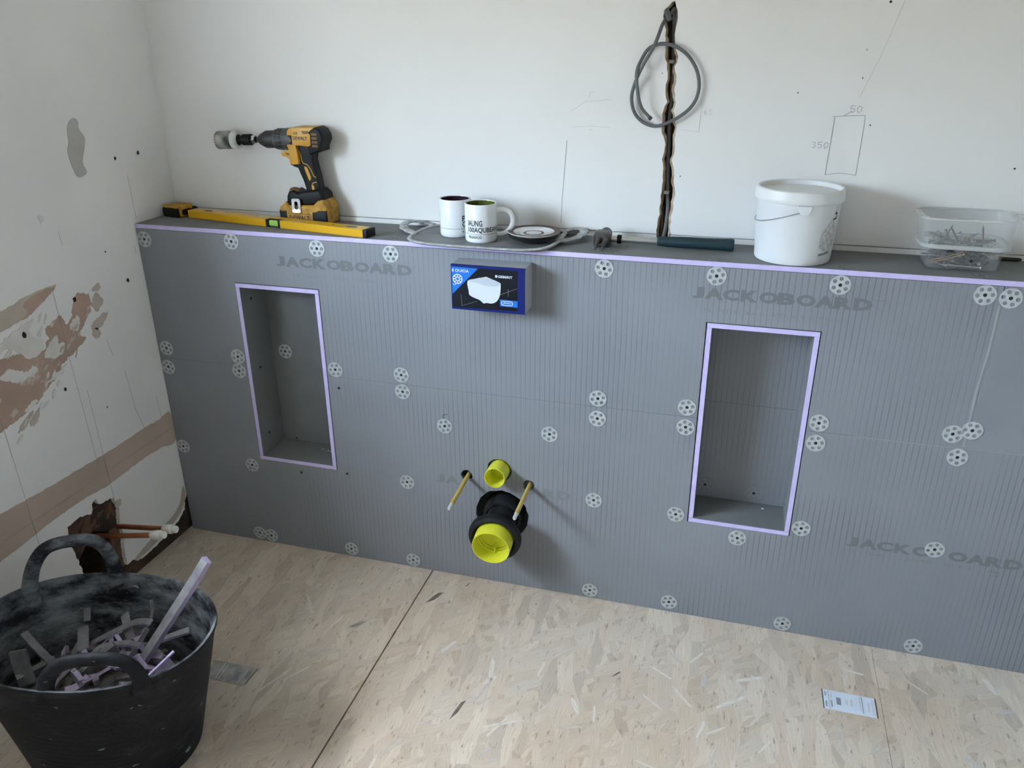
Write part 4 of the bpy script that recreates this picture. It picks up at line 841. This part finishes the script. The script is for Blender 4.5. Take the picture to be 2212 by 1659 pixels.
# tray with looped handles
tz = H
core_t = smooth_closed([(.828, .006), (.870, -.022), (.95, -.031), (1.06, -.033), (1.15, -.029), (1.186, -.005), (1.199, .04), (1.200, .12), (1.192, .176), (1.15, .184), (1.0, .185), (.88, .184), (.838, .176), (.818, .13), (.815, .06)], 5, .0004)
trp = [plate('tray_base', core_t, [], .0040, lambda u, v, q: V((u, v, tz + .0045 - q)), M_tray)]
rim = [V((u, v, tz + .0052 + .004 * max(0, (u - 1.12) / .08))) for u, v in core_t]
trp.append(tube('tray_rim', rim, .0062, M_trayedge, None, 8, True, .0026))
def flat_loop(pts, w2, t2, m, name):
    P = curve3(pts, 6); bm = bmesh.new(); rings = []
    for i, p in enumerate(P):
        t = (P[min(i + 1, len(P) - 1)] - P[max(i - 1, 0)]).normalized(); s = V((t.y, -t.x, 0)).normalized(); wv = w2 * (1 + .18 * math.sin(i * 1.7))
        rings.append([p + s * a * wv + V((0, 0, b)) * t2 for a, b in ((-1, -.6), (-.8, -1), (.8, -1), (1, -.6), (1, .6), (.8, 1), (-.8, 1), (-1, .6))])
    loft_bm(bm, rings); return bobj(name, bm, m, None, True)
trp.append(flat_loop([(.828, .176, tz + .006), (.800, .178, tz + .012), (.770, .160, tz + .016), (.763, .128, tz + .016), (.778, .092, tz + .012), (.818, .066, tz + .006)], .0108, .0022, M_trayedge, 'tray_handle'))
trp.append(flat_loop([(1.196, .172, tz + .010), (1.222, .176, tz + .018), (1.246, .160, tz + .020), (1.252, .128, tz + .018), (1.238, .092, tz + .013), (1.198, .068, tz + .008)], .0108, .0022, M_trayedge, 'tray_handle'))
thing('serving_tray', (1.0, .08, H), 'worn dark grey tray with two loop handles holding mugs and a saucer', 'tray', trp)
TZ = H + .0047

def mug(cx, cy, inner, lab, words, hand_ang):
    M_ = Matrix.Translation((cx, cy, TZ)); r = .0405; hh = .0945
    ps = [lathe('mug_body', [(0, .002), (.030, .002), (.032, 0), (.0375, .0005), (.0402, .004), (r, .010), (r, hh - .002), (r - .001, hh), (r - .0026, hh), (r - .0036, hh - .003), (r - .0036, .008), (0, .006)], M_white, None, 56, M_)]
    ps.append(lathe('inner_glaze', [(r - .0040, hh - .0015), (r - .0038, .0085), (0, .0070), (0, .0078), (r - .0046, .0093), (r - .0046, hh - .0015)], inner, None, 48, M_, True))
    ps.append(lathe('band_line', [(r + .0001, .0222), (r + .0004, .0222), (r + .0004, .0234), (r + .0001, .0234)], M_pencil, None, 56, M_, True))
    ha = math.radians(hand_ang); hx = lambda d, z: M_ @ V((d * math.cos(ha), d * math.sin(ha), z))
    P = curve3([hx(.038, .0755), hx(.054, .0775), hx(.071, .0715), hx(.0795, .054), hx(.0765, .036), hx(.064, .0215), hx(.050, .0160), hx(.038, .0170)], 6)
    ps.append(tube('mug_handle', P, .0062, M_white, None, 12, False, .0046, V((-math.sin(ha), math.cos(ha), 0))))
    va = math.atan2(-1.8677 - cy, 1.6336 - cx)
    for s, z, lh, t0, t1, bold in words:
        def wrap(u, v, t0=t0, z=z): 
            a = va + math.radians(t0) + u / r
            return M_ @ V(((r + .0004) * math.cos(a), (r + .0004) * math.sin(a), z + v))
        t_ = text('lettering', s, wrap, M_ink, None, lh, math.radians(t1 - t0) * r, bold); t_.parent = ps[0]
    thing('mug', (cx, cy, TZ), lab, 'mug', ps)
mug(.9235, .0880, M_plum, 'white mug with dark plum inside, farther left on the tray', [('POI', .041, .0150, 24, 70, .02), ('OUA', .0265, .0150, 24, 74, .02), ('L0B', .013, .0050, 25, 56, .01), ('I', .05, .008, -84, -81, .01)], 20)
mug(1.0060, .0465, M_olive, 'white mug with olive green inside, front of the tray beside saucer', [('IAUNG', .0425, .0148, -51, 4, .02), ('100AQUBEANI', .0252, .0148, -51, 72, .02), ('PIIGIADCIO', .0120, .0068, -49, 2, .01)], 14)

# saucer, over an added black dish that stands for the shade below it
sx_, sy_ = 1.1365, .0720
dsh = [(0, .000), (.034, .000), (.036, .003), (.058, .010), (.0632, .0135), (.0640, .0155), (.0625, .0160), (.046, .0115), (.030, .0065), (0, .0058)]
ds = lathe('saucer_shade', dsh, mat('saucer_shade_black', (.012, .011, .011), .35), None, 56, Matrix.Translation((sx_, sy_, TZ)))
tag(ds, 'black dish added for the shade under the brown-rimmed saucer', 'saucer')
Msc = Matrix.Translation((sx_, sy_, TZ + .0125))
s1 = lathe('saucer_body', [(0, .000), (.032, .000), (.034, .002), (.058, .0075), (.0650, .0105), (.0662, .0130), (.0648, .0138), (.050, .0118), (.034, .0085), (0, .0075)], mat('pale_underside', (.55, .53, .50), .35, coat=.3), None, 60, Msc)
s2 = lathe('brown_rim', [(.0512, .0122), (.0646, .0141), (.0657, .0134), (.0650, .0128), (.0512, .0116)], M_brown, None, 60, Msc, True)
s3 = lathe('white_well', [(.0255, .0083), (.0512, .0125), (.0512, .0117), (.0255, .0072)], M_white, None, 60, Msc, True)
s4 = lathe('brown_ring', [(.0195, .0083), (.0255, .0086), (.0255, .0072), (.0195, .0072)], M_brown, None, 48, Msc, True)
s5 = lathe('white_centre', [(0, .0082), (.0195, .0085), (.0195, .0072), (0, .0072)], M_white, None, 48, Msc)
thing('saucer', (sx_, sy_, TZ + .0125), 'white saucer with brown rim and brown ring, on top at the tray right side', 'saucer', [s1, s2, s3, s4, s5])

# claw hammer
ha0, ha1 = V((1.318, .0940, H + .0165)), V((1.6245, .1040, H + .0165)); hx_ = (ha1 - ha0).normalized()
hm = []
gp = [(0, .0085, .0085), (.003, .0118, .0112), (.03, .0138, .0130), (.075, .0150, .0140), (.12, .0152, .0140), (.155, .0158, .0143), (.172, .0168, .0150), (.180, .0165, .0148), (.1825, .0140, .0125)]
P = [ha0 + hx_ * (.1235 + t) for t, a, b in gp]
hm.append(tube('rubber_grip', P, [a for t, a, b in gp], M_grip, None, 20, False, [b for t, a, b in gp]))
hm.append(tube('steel_shaft', [ha0 + hx_ * t for t in (.012, .04, .08, .128)], [.0078, .0080, .0084, .0086], mat('dull_steel', (.52, .52, .52), .3, .9), None, 18))
hm.append(lathe('shaft_collar', [(.006, 0), (.0105, 0), (.0110, .002), (.0110, .009), (.0100, .011), (.006, .011)], M_blackpl, None, 22, axis_M(ha0 + hx_ * .026, hx_), True))
hb = bmesh.new()                                     # head: block, neck and striking face toward the wall
def ring(y, w_, h__, cx=0, cz=0, e_=.35): return [V((1.309 + cx + w_ * math.copysign(abs(math.cos(t)) ** e_, math.cos(t)), y, H + .0185 + cz + h__ * math.copysign(abs(math.sin(t)) ** e_, math.sin(t)))) for t in [2 * math.pi * k / 24 for k in range(24)]]
loft_bm(hb, [ring(.060, .014, .0130), ring(.066, .0195, .0172), ring(.088, .0210, .0178), ring(.108, .0195, .0172), ring(.114, .0110, .0110, 0, 0, .8), ring(.124, .0105, .0105, 0, 0, 1), ring(.127, .0145, .0145, 0, .001, 1), ring(.140, .0150, .0150, 0, .001, 1), ring(.142, .0135, .0135, 0, .001, 1)])
hm.append(bobj('hammer_head', hb, M_steel2, None, True))
for sg in (-1, 1):
    cb = bmesh.new(); rs_ = []
    for t in range(9):
        q = t / 8; y = .070 - .060 * q; z = .0185 + .004 * math.sin(q * 1.5) - .0150 * q ** 2.2; x = 1.313 + sg * (.0076 + .0015 * q); w_ = .0068 * (1 - .55 * q); h__ = .0085 * (1 - .78 * q) + .0004
        rs_.append([V((x + w_ * math.cos(a), y, H + max(z, h__ + .0003) + h__ * math.sin(a))) for a in [2 * math.pi * k / 10 for k in range(10)]])
    loft_bm(cb, rs_); hm.append(bobj('claw', cb, M_steel2, None, True))
thing('claw_hammer', ha0, 'claw hammer with steel shaft and dark teal grip on the shelf', 'hammer', hm)

# white plastic bucket
bc_, br = V((1.7560, .0885, H)), None
MB_ = Matrix.Translation(bc_)
va = math.atan2(-1.8677 - bc_.y, 1.6336 - bc_.x)
bp_ = [lathe('bucket_body', [(0, .0015), (.079, .0015), (.081, 0), (.0835, .001), (.0850, .005), (.0915, .130), (.0925, .132), (.0925, .139), (.090, .140), (.088, .136), (.082, .008), (0, .006)], M_bucket, None, 72, MB_)]
bp_.append(lathe('lid', [(.0955, .137), (.0972, .139), (.0978, .146), (.0968, .150), (.0968, .158), (.0955, .1635), (.0920, .1655), (.0885, .1640), (.0872, .158), (.0860, .1550), (.0500, .1556), (0, .1560), (0, .153), (.0930, .151), (.0940, .137)], M_lid, None, 72, MB_))
wr = []
for k in range(33):
    q = k / 32; a = va + math.radians(9 - 180 * q); z = .1235 - .036 * math.sin(math.pi * q) ** 1.2; r = .0858 + z * .052 + .0014
    wr.append(MB_ @ V((r * math.cos(a), r * math.sin(a), z)))
bp_.append(tube('wire_bail', wr, .0011, mat('bail_wire', (.35, .36, .38), .4, .7), None, 8))
for sg in (9, 189):
    a = va + math.radians(sg); Mq = MB_ @ Matrix.Rotation(a, 4, 'Z')
    e1 = prism('bail_ear', [(-.016, .1360), (.016, .1360), (.0135, .1225), (.009, .1165), (-.006, .1165), (-.010, .120)], lambda u, v, q: Mq @ V((.0895 + q, u, v)), 0, .0055, M_bucket, None, .0012); bp_.append(e1)
def wrapb(t0, r0, r1):
    def f(u, v, q):
        r = r0 + (r1 - r0) * (v / .14) + .0006 - q; a = va + math.radians(t0) + u / r0
        return MB_ @ V((r * math.cos(a), r * math.sin(a), v))
    return f
def wpatch(name, pts, t0, m, parent):
    P = smooth_closed(pts, 3, .0008); return_ = plate(name, P, [], .0004, wrapb(t0, .0850, .0920), m); return_.parent = parent; return return_
def gridpatch(name, u0, u1, lo, hi, t0, m, parent):
    f = wrapb(t0, .0850, .0920); n = 12; bm = bmesh.new(); cols = []
    for k in range(n + 1):
        q = k / n; u = u0 + (u1 - u0) * q; a, b = lo(q), hi(q)
        cols.append([bm.verts.new(f(u, a + (b - a) * t / 4, -.0004)) for t in range(5)] )
    for k in range(n):
        for t in range(4): bm.faces.new((cols[k][t], cols[k + 1][t], cols[k + 1][t + 1], cols[k][t + 1]))
    o_ = bobj(name, bm, m, None); o_.parent = parent
jt = [random.uniform(-.004, .004) for _ in range(40)]
gridpatch('printed_patch', 0, .046, lambda q: .042 - .012 * math.sin(math.pi * q) + jt[int(q * 12)] * .6, lambda q: .050 + .048 * math.sin(math.pi * (.12 + .62 * q)) + jt[int(q * 12) + 13], 40, M_greyprint, bp_[0])
gridpatch('printed_patch', 0, .034, lambda q: .0225 + .003 * q, lambda q: .0275 + .004 * q, 40, mat('brown_print', (.25, .22, .18), .6), bp_[0])
gridpatch('lettering', 0, .013, lambda q: .101 + .002 * q, lambda q: .105 + .001 * q + (.006 if q > .7 else 0), 58, M_ink, bp_[0])
gridpatch('lettering', .004, .013, lambda q: .1135, lambda q: .1175 + (.004 if .2 < q < .5 else 0), 58, M_ink, bp_[0])
thing('plastic_bucket', bc_, 'white plastic bucket with lid and wire handle standing on the shelf', 'bucket', bp_)

# clear tub of screws
tcx, tcy = 2.112, .1120
def tring(w_, d_, r, z, cx=0, cy=0): return [V((tcx + cx + p[0], tcy + cy + p[1], H + z)) for p in rrect(w_, d_, r, 7)]
tbm = bmesh.new(); loft_bm(tbm, [tring(.066, .049, .012, .0006), tring(.071, .054, .014, .003), tring(.0795, .060, .018, .050), tring(.0775, .058, .017, .050), tring(.069, .052, .013, .0045), tring(.064, .047, .012, .0022)])
tparts = [bobj('lower_body', tbm, M_clear0, None, True)]
tbm = bmesh.new(); loft_bm(tbm, [tring(.0770, .0580, .018, .0485), tring(.0890, .0665, .030, .0480), tring(.0915, .0685, .030, .0500), tring(.0920, .0690, .030, .0575), tring(.0890, .0665, .030, .0585), tring(.0770, .0580, .018, .0545)], True)
tparts.append(bobj('rim_band', tbm, M_clear2, None, True))
tbm = bmesh.new(); loft_bm(tbm, [tring(.0865, .0640, .028, .056), tring(.0930, .0690, .030, .112), tring(.0915, .0675, .029, .112), tring(.0850, .0625, .027, .056)], True)
tparts.append(bobj('upper_body', tbm, M_clear, None, True))
tbm = bmesh.new(); loft_bm(tbm, [tring(.0920, .0682, .030, .1105), tring(.1010, .0735, .033, .1120, .001), tring(.1015, .0740, .033, .1145, .001), tring(.0905, .0667, .030, .1150)], True)
tparts.append(bobj('upper_rim', tbm, M_clear2, None, True))
tparts.append(prism('rim_tab', [(.094, -.022), (.118, -.026), (.132, -.012), (.132, .016), (.118, .030), (.094, .026)], lambda u, v, q: V((tcx + u, tcy + v, H + .1115 + q)), 0, .0026, M_clear2, None, .0008))
thing('storage_tub', (tcx, tcy, H), 'clear frosted plastic tub half full of screws at the right end of shelf', 'tub', tparts)
def screw_mesh(L, r, m, name='screw'):
    bm = bmesh.new(); lathe_bm(bm, [(0, 0), (r * 2.0, 0), (r * 2.0, .0008), (r, .0030), (r * .85, L * .45), (r, L * .5), (r * .9, L * .85), (0, L)], 8)
    bmesh.ops.recalc_face_normals(bm, faces=bm.faces); me = bpy.data.meshes.new(name); bm.to_mesh(me); bm.free(); me.materials.append(m); return me
sm = [screw_mesh(.045, .0020, M_zinc), screw_mesh(.060, .0022, M_zinc), screw_mesh(.034, .0018, M_steel2), screw_mesh(.05, .0020, M_screw)]
rs = random.Random(5)
for k in range(240):
    me = sm[rs.randrange(4)]; o = bpy.data.objects.new('screw', me); C.objects.link(o)
    z = .0055 + .054 * rs.random(); f = .86 + .14 * z / .055
    o.location = (tcx + rs.uniform(-.052, .052) * f, tcy + rs.uniform(-.042, .042) * f, H + z)
    d = V((rs.gauss(0, 1), rs.gauss(0, .7), rs.gauss(0, .16))).normalized(); L_ = .02
    if abs(o.location.x + d.x * .02 - tcx) > .062 or abs(o.location.x - d.x * .02 - tcx) > .062: d = V((d.x * .3, d.y + .2, d.z)).normalized()
    o.rotation_euler = d.to_track_quat('Z', 'Y').to_euler()
    o.rotation_euler = d.to_track_quat('Z', 'Y').to_euler()
    o.location = o.location - d * L_
    tag(o, 'loose screw in the heap inside the clear plastic tub', 'screw', 'screws in the clear tub')
br_ = screw_mesh(.075, .0015, M_brass)
for k, (p, d, lab) in enumerate((((2.108, .0645, H + .040), (-1, .02, -.36), 'long brass screw against the front of the tub, upper one'), ((2.112, .0640, H + .036), (-1, .01, -.36), 'long brass screw against the front of the tub, lower one'))):
    o = bpy.data.objects.new('screw', br_); C.objects.link(o); o.location = p; o.rotation_euler = V(d).to_track_quat('Z', 'Y').to_euler(); tag(o, lab, 'screw')
lz = screw_mesh(.085, .0020, mat('bright_zinc', (.42, .42, .41), .4, .6))
for k, (p, d, lab) in enumerate((((2.150, .0640, H + .0085), (-1, .02, .02), 'bright long screw along the bottom front of the tub'), ((2.062, .0790, H + .052), (.45, .02, 1), 'long screw standing up out of the heap at left'), ((2.105, .0850, H + .050), (-.5, .1, .8), 'long screw leaning left out of the heap centre'), ((2.150, .0850, H + .048), (-.15, .1, 1), 'long screw standing up out of the heap at right'))):
    o = bpy.data.objects.new('screw', lz if k == 0 else sm[3]); C.objects.link(o); o.location = p; o.rotation_euler = V(d).to_track_quat('Z', 'Y').to_euler(); tag(o, lab, 'screw')
o = lathe('wall_plug', [(0, 0), (.0045, 0), (.0050, .002), (.0040, .006), (.0040, .038), (.0025, .046), (0, .046)], M_screw, None, 12, axis_M(V((2.213, .177, H + .0052)), (1, .0, 0)))
tag(o, 'small black plug lying on the shelf right of the clear tub', 'wall plug')

# ------------------------------------------------------------------ paper labels stuck on the floor
def label(name, quad, m, lab, marks, dark_ends=False):
    q = [V(p) for p in quad]
    f = lambda u, v, h: ((q[0] * (1 - u) + q[1] * u) * (1 - v) + (q[3] * (1 - u) + q[2] * u) * v).to_3d() + V((0, 0, h))
    o = plate(name, [(0, 0), (1, 0), (1, 1), (0, 1)], [], .0005, lambda u, v, w_: f(u, v, .0011 - w_), m)
    tag(o, lab, 'label')
    for kind, u0, v0, u1, v1 in marks:
        plate('print_bar', [(u0, v0), (u1, v0), (u1, v1), (u0, v1)], [], .0002, lambda u, v, w_: f(u, v, .0014 - w_), M_greyink if kind == 'g' else M_ink if kind == 'k' else M_pencilfaint, o)
    return o
label('paper_label', [(1.9471, -.193), (2.0706, -.1935), (2.0704, -.2576), (1.9484, -.2577)], M_paper, 'white printed paper label stuck on the floor board at the right', [('k', 0, 0, .018, 1), ('k', .985, 0, 1, 1), ('k', .118, .01, .124, .99), ('g', .05, .10, .065, .34), ('g', .075, .12, .085, .30), ('g', .05, .60, .08, .88), ('f', .16, .1, .185, .38), ('g', .155, .52, .18, .86), ('g', .26, .32, .345, .68), ('f', .43, .36, .47, .62), ('f', .52, .30, .56, .66), ('g', .70, .06, .706, .78), ('g', .735, .04, .75, .9), ('f', .765, .06, .772, .9), ('f', .84, .3, .87, .75), ('f', .92, .1, .935, .9), ('f', .95, .1, .962, .9)])
label('paper_label', [(.438, -.512), (.5645, -.5095), (.5625, -.573), (.448, -.573)], M_paperdull, 'dusty grey paper label stuck on the floor beside the black tub', [('k', .985, 0, 1, .9), ('f', .25, .05, .28, .95), ('f', .33, .05, .35, .95), ('g', .62, .35, .74, .8), ('f', .8, .1, .82, .95), ('g', .86, .2, .93, .6)])

# ------------------------------------------------------------------ black rubble tub and the board offcuts in it
tc_ = V((.385, -.800, 0)); trot = math.radians(8)
def tubring(a_, b__, z, off=(0, 0), n=72, ex=.92):
    out = []
    for k in range(n):
        t = 2 * math.pi * k / n; x = a_ * math.copysign(abs(math.cos(t)) ** ex, math.cos(t)); y = b__ * math.copysign(abs(math.sin(t)) ** ex, math.sin(t))
        p = Matrix.Rotation(trot, 2) @ V((x, y)); out.append(V((tc_.x + off[0] + p.x, tc_.y + off[1] + p.y, z)))
    return out
prof = [(.172, .135, .0005), (.185, .145, .004), (.192, .149, .03), (.212, .158, .11), (.238, .170, .21), (.258, .1795, .29), (.2655, .1835, .322), (.2700, .1870, .326), (.2695, .1865, .333), (.2640, .1815, .333), (.2590, .1770, .320), (.251, .1730, .285), (.231, .1630, .205), (.205, .1500, .105), (.184, .1400, .02)]
tb_ = bmesh.new(); loft_bm(tb_, [tubring(*p) for p in prof]); bmesh.ops.recalc_face_normals(tb_, faces=tb_.faces)
for f in tb_.faces:
    c_ = f.calc_center_median(); inn = f.normal.dot(V((tc_.x - c_.x, tc_.y - c_.y, .15))) > 0 and c_.z > .012
    f.material_index = 1 if inn else 0
tub_body = bobj('tub_body', tb_, [M_tubout, M_tubin], None, True)
def handle_(p0, p1, top, lean):
    p0, p1, top = V(p0), V(p1), V(top); mid = (p0 + p1) / 2; up_ = top - mid
    P = curve3([p0 - up_ * .35, p0 + up_ * .10, p0.lerp(mid, .14) + up_ * .58, p0.lerp(mid, .45) + up_ * .92, top, p1.lerp(mid, .45) + up_ * .92, p1.lerp(mid, .14) + up_ * .58, p1 + up_ * .10, p1 - up_ * .35], 6)
    n = len(P); rad = [.0150 + .009 * abs(i / (n - 1) * 2 - 1) ** 4 for i in range(n)]
    return tube('tub_handle', P, rad, M_tubin if lean else M_tubout, None, 14, False, .0105, V((0, 0, 1)) if False else (V(p1) - V(p0)).cross(up_).normalized())
tparts = [tub_body, handle_((.156, -.728, .325), (.312, -.634, .325), (.243, -.668, .437), True), handle_((.430, -.968, .325), (.600, -.905, .325), (.528, -.936, .398), False)]
thing('rubble_tub', tc_, 'black flexible rubber tub with two handles full of board offcuts', 'tub', tparts)
# dusty rubble bed
rb = bmesh.new(); N_ = 22
vv = [[None] * (N_ + 1) for _ in range(N_ + 1)]
rings_ = []
for k in range(1, 9):
    q = k / 8; rr = tubring(.200 * q, .142 * q, 0, n=40)
    rings_.append([V((p.x, p.y, .135 + .045 * (1 - q * q) + .016 * noise.noise(p * 30))) for p in rr])
top_c = rb.verts.new((tc_.x, tc_.y, .182)); vr = [[rb.verts.new(p) for p in r] for r in rings_]
for j in range(40): rb.faces.new((top_c, vr[0][j], vr[0][(j + 1) % 40]))
for i in range(7):
    for j in range(40): rb.faces.new((vr[i][j], vr[i + 1][j], vr[i + 1][(j + 1) % 40], vr[i][(j + 1) % 40]))
o = bobj('rubble', rb, M_rubble, None, True, False); tag(o, 'dusty rubble and shavings under the offcuts in the black tub', 'rubble', None, 'stuff')

def strip_mesh(pts, w2, t2, nm='offcut', mats=None, twist=0.0, upv=V((0, 0, 1))):
    P = curve3(pts, 5); bm = bmesh.new(); n = len(P); rings = []
    for i, p in enumerate(P):
        t = (P[min(i + 1, n - 1)] - P[max(i - 1, 0)]).normalized(); u = upv - t * upv.dot(t)
        u = (u if u.length > 1e-3 else V((1, 0, 0))).normalized(); s = t.cross(u)
        if twist: q = Matrix.Rotation(twist * i / n, 3, t); u = q @ u; s = q @ s
        j = 1 + .035 * math.sin(i * 2.3 + len(P))
        rings.append([p + s * w2 * j + u * t2, p - s * w2 * j + u * t2, p - s * w2 * j - u * t2, p + s * w2 * j - u * t2])
    vr = [[bm.verts.new(p) for p in r] for r in rings]
    for i in range(n - 1):
        for j in range(4): bm.faces.new((vr[i][j], vr[i][(j + 1) % 4], vr[i + 1][(j + 1) % 4], vr[i + 1][j])).material_index = 0 if j in (1, 3) else 1
    bm.faces.new(vr[0]); bm.faces.new(vr[-1][::-1])
    bmesh.ops.recalc_face_normals(bm, faces=bm.faces); me = bpy.data.meshes.new(nm); bm.to_mesh(me); bm.free()
    for m_ in (mats or (M_offl, M_offg)): me.materials.append(m_)
    return me
def strip(pts, w2, t2, lab, twist=0.0, mats=None, up=V((0, 0, 1)), group=None):
    o = bpy.data.objects.new('board_offcut', strip_mesh(pts, w2, t2, 'offcut', mats, twist, up)); C.objects.link(o); tag(o, lab, 'offcut', group); return o
strip([(.445, -.760, .195), (.488, -.735, .265), (.560, -.690, .382), (.601, -.664, .452)], .0105, .0065, 'long pale lilac offcut leaning up and out over the tub rim', .12, None, V((-.28, -.75, .53)))
strip([(.285, -.745, .205), (.345, -.715, .235), (.395, -.690, .258), (.440, -.690, .268)], .0075, .0022, 'curved lilac strip arching across the middle of the tub', .3)
strip([(.340, -.662, .246), (.368, -.688, .237), (.395, -.712, .224)], .010, .0015, 'flat lilac offcut pointing to the back left of the tub', 0, None, V((.2, -.8, .6)))
strip([(.375, -.700, .215), (.405, -.672, .232), (.412, -.652, .262), (.405, -.640, .285)], .0030, .0015, 'thin curled strip standing behind the curved lilac strip', .6)
strip([(.340, -.790, .215), (.350, -.755, .228), (.400, -.735, .235), (.440, -.735, .238)], .0070, .0035, 'bent lilac strip below the curved lilac strip', .1)
strip([(.418, -.760, .205), (.430, -.730, .235), (.440, -.705, .262)], .0055, .0018, 'short lilac strip leaning on the long offcut', .1, None, V((.6, -.8, 0)))
strip([(.178, -.790, .258), (.215, -.798, .232), (.260, -.808, .208)], .0080, .0045, 'grey strip lying at the far left of the heap', 0, (M_offg, M_offg))
strip([(.240, -.860, .19), (.225, -.850, .225), (.215, -.842, .262)], .018, .0040, 'wide flat grey offcut standing at the left of the heap', 0, (M_offg, M_offg), V((.3, -1, .3)))
strip([(.255, -.705, .222), (.285, -.735, .232), (.315, -.770, .225)], .0110, .0040, 'short lilac block offcut left of the heap centre', 0)
strip([(.243, -.670, .250), (.252, -.688, .228)], .0075, .0020, 'small upright lilac scrap at the back left of the heap', .2, None, V((.3, -.9, .1)))
strip([(.335, -.830, .185), (.370, -.800, .225), (.400, -.760, .250)], .0100, .0120, 'thick grey board offcut lying through the heap centre', .05, (M_offg, M_offg))
strip([(.490, -.790, .205), (.525, -.755, .240), (.535, -.740, .250)], .0030, .0020, 'thin bright lilac sliver at the right end of the heap', 0, (M_lilac, M_lilac))
strip([(.455, -.700, .225), (.490, -.690, .240), (.520, -.668, .245)], .0080, .0030, 'grey lilac offcut behind the long leaning offcut', .2)
gm = [strip_mesh([(-l, 0, 0), (0, random.uniform(-.008, .008), random.uniform(-.006, .006)), (l, 0, 0)], w2, t2, 'offcut', (m1, m2), tw) for l, w2, t2, m1, m2, tw in ((.035, .007, .003, M_offl, M_offg, .3), (.05, .005, .0025, M_offl, M_offl, .5), (.025, .010, .004, M_offg, M_offl, .1), (.045, .008, .0055, M_offl, M_offg, 0), (.03, .004, .002, M_lilac, M_offl, .8), (.04, .006, .003, M_offg, M_offg, .2), (.022, .006, .005, M_rubble, M_offl, .2))]
rs = random.Random(21)
placed = []; k = 0
while len(placed) < 72 and k < 4000:
    k += 1
    t = rs.uniform(0, 2 * math.pi); q = math.sqrt(rs.random()) * .84
    p = Matrix.Rotation(trot, 2) @ V((.185 * q * math.cos(t), .128 * q * math.sin(t)))
    loc = V((tc_.x + p.x, tc_.y + p.y, .172 + .046 * (1 - q * q) + rs.uniform(-.018, .022)))
    if any((loc - b).length < .0235 for b in placed): continue
    placed.append(loc); o = bpy.data.objects.new('board_offcut', gm[rs.randrange(len(gm))]); C.objects.link(o); o.location = loc
    o.rotation_euler = (rs.gauss(0, .7), rs.gauss(0, .28), rs.uniform(0, 6.28))
    tag(o, 'small lilac-grey board offcut in the heap filling the black tub', 'offcut', 'board offcuts heaped in the tub')
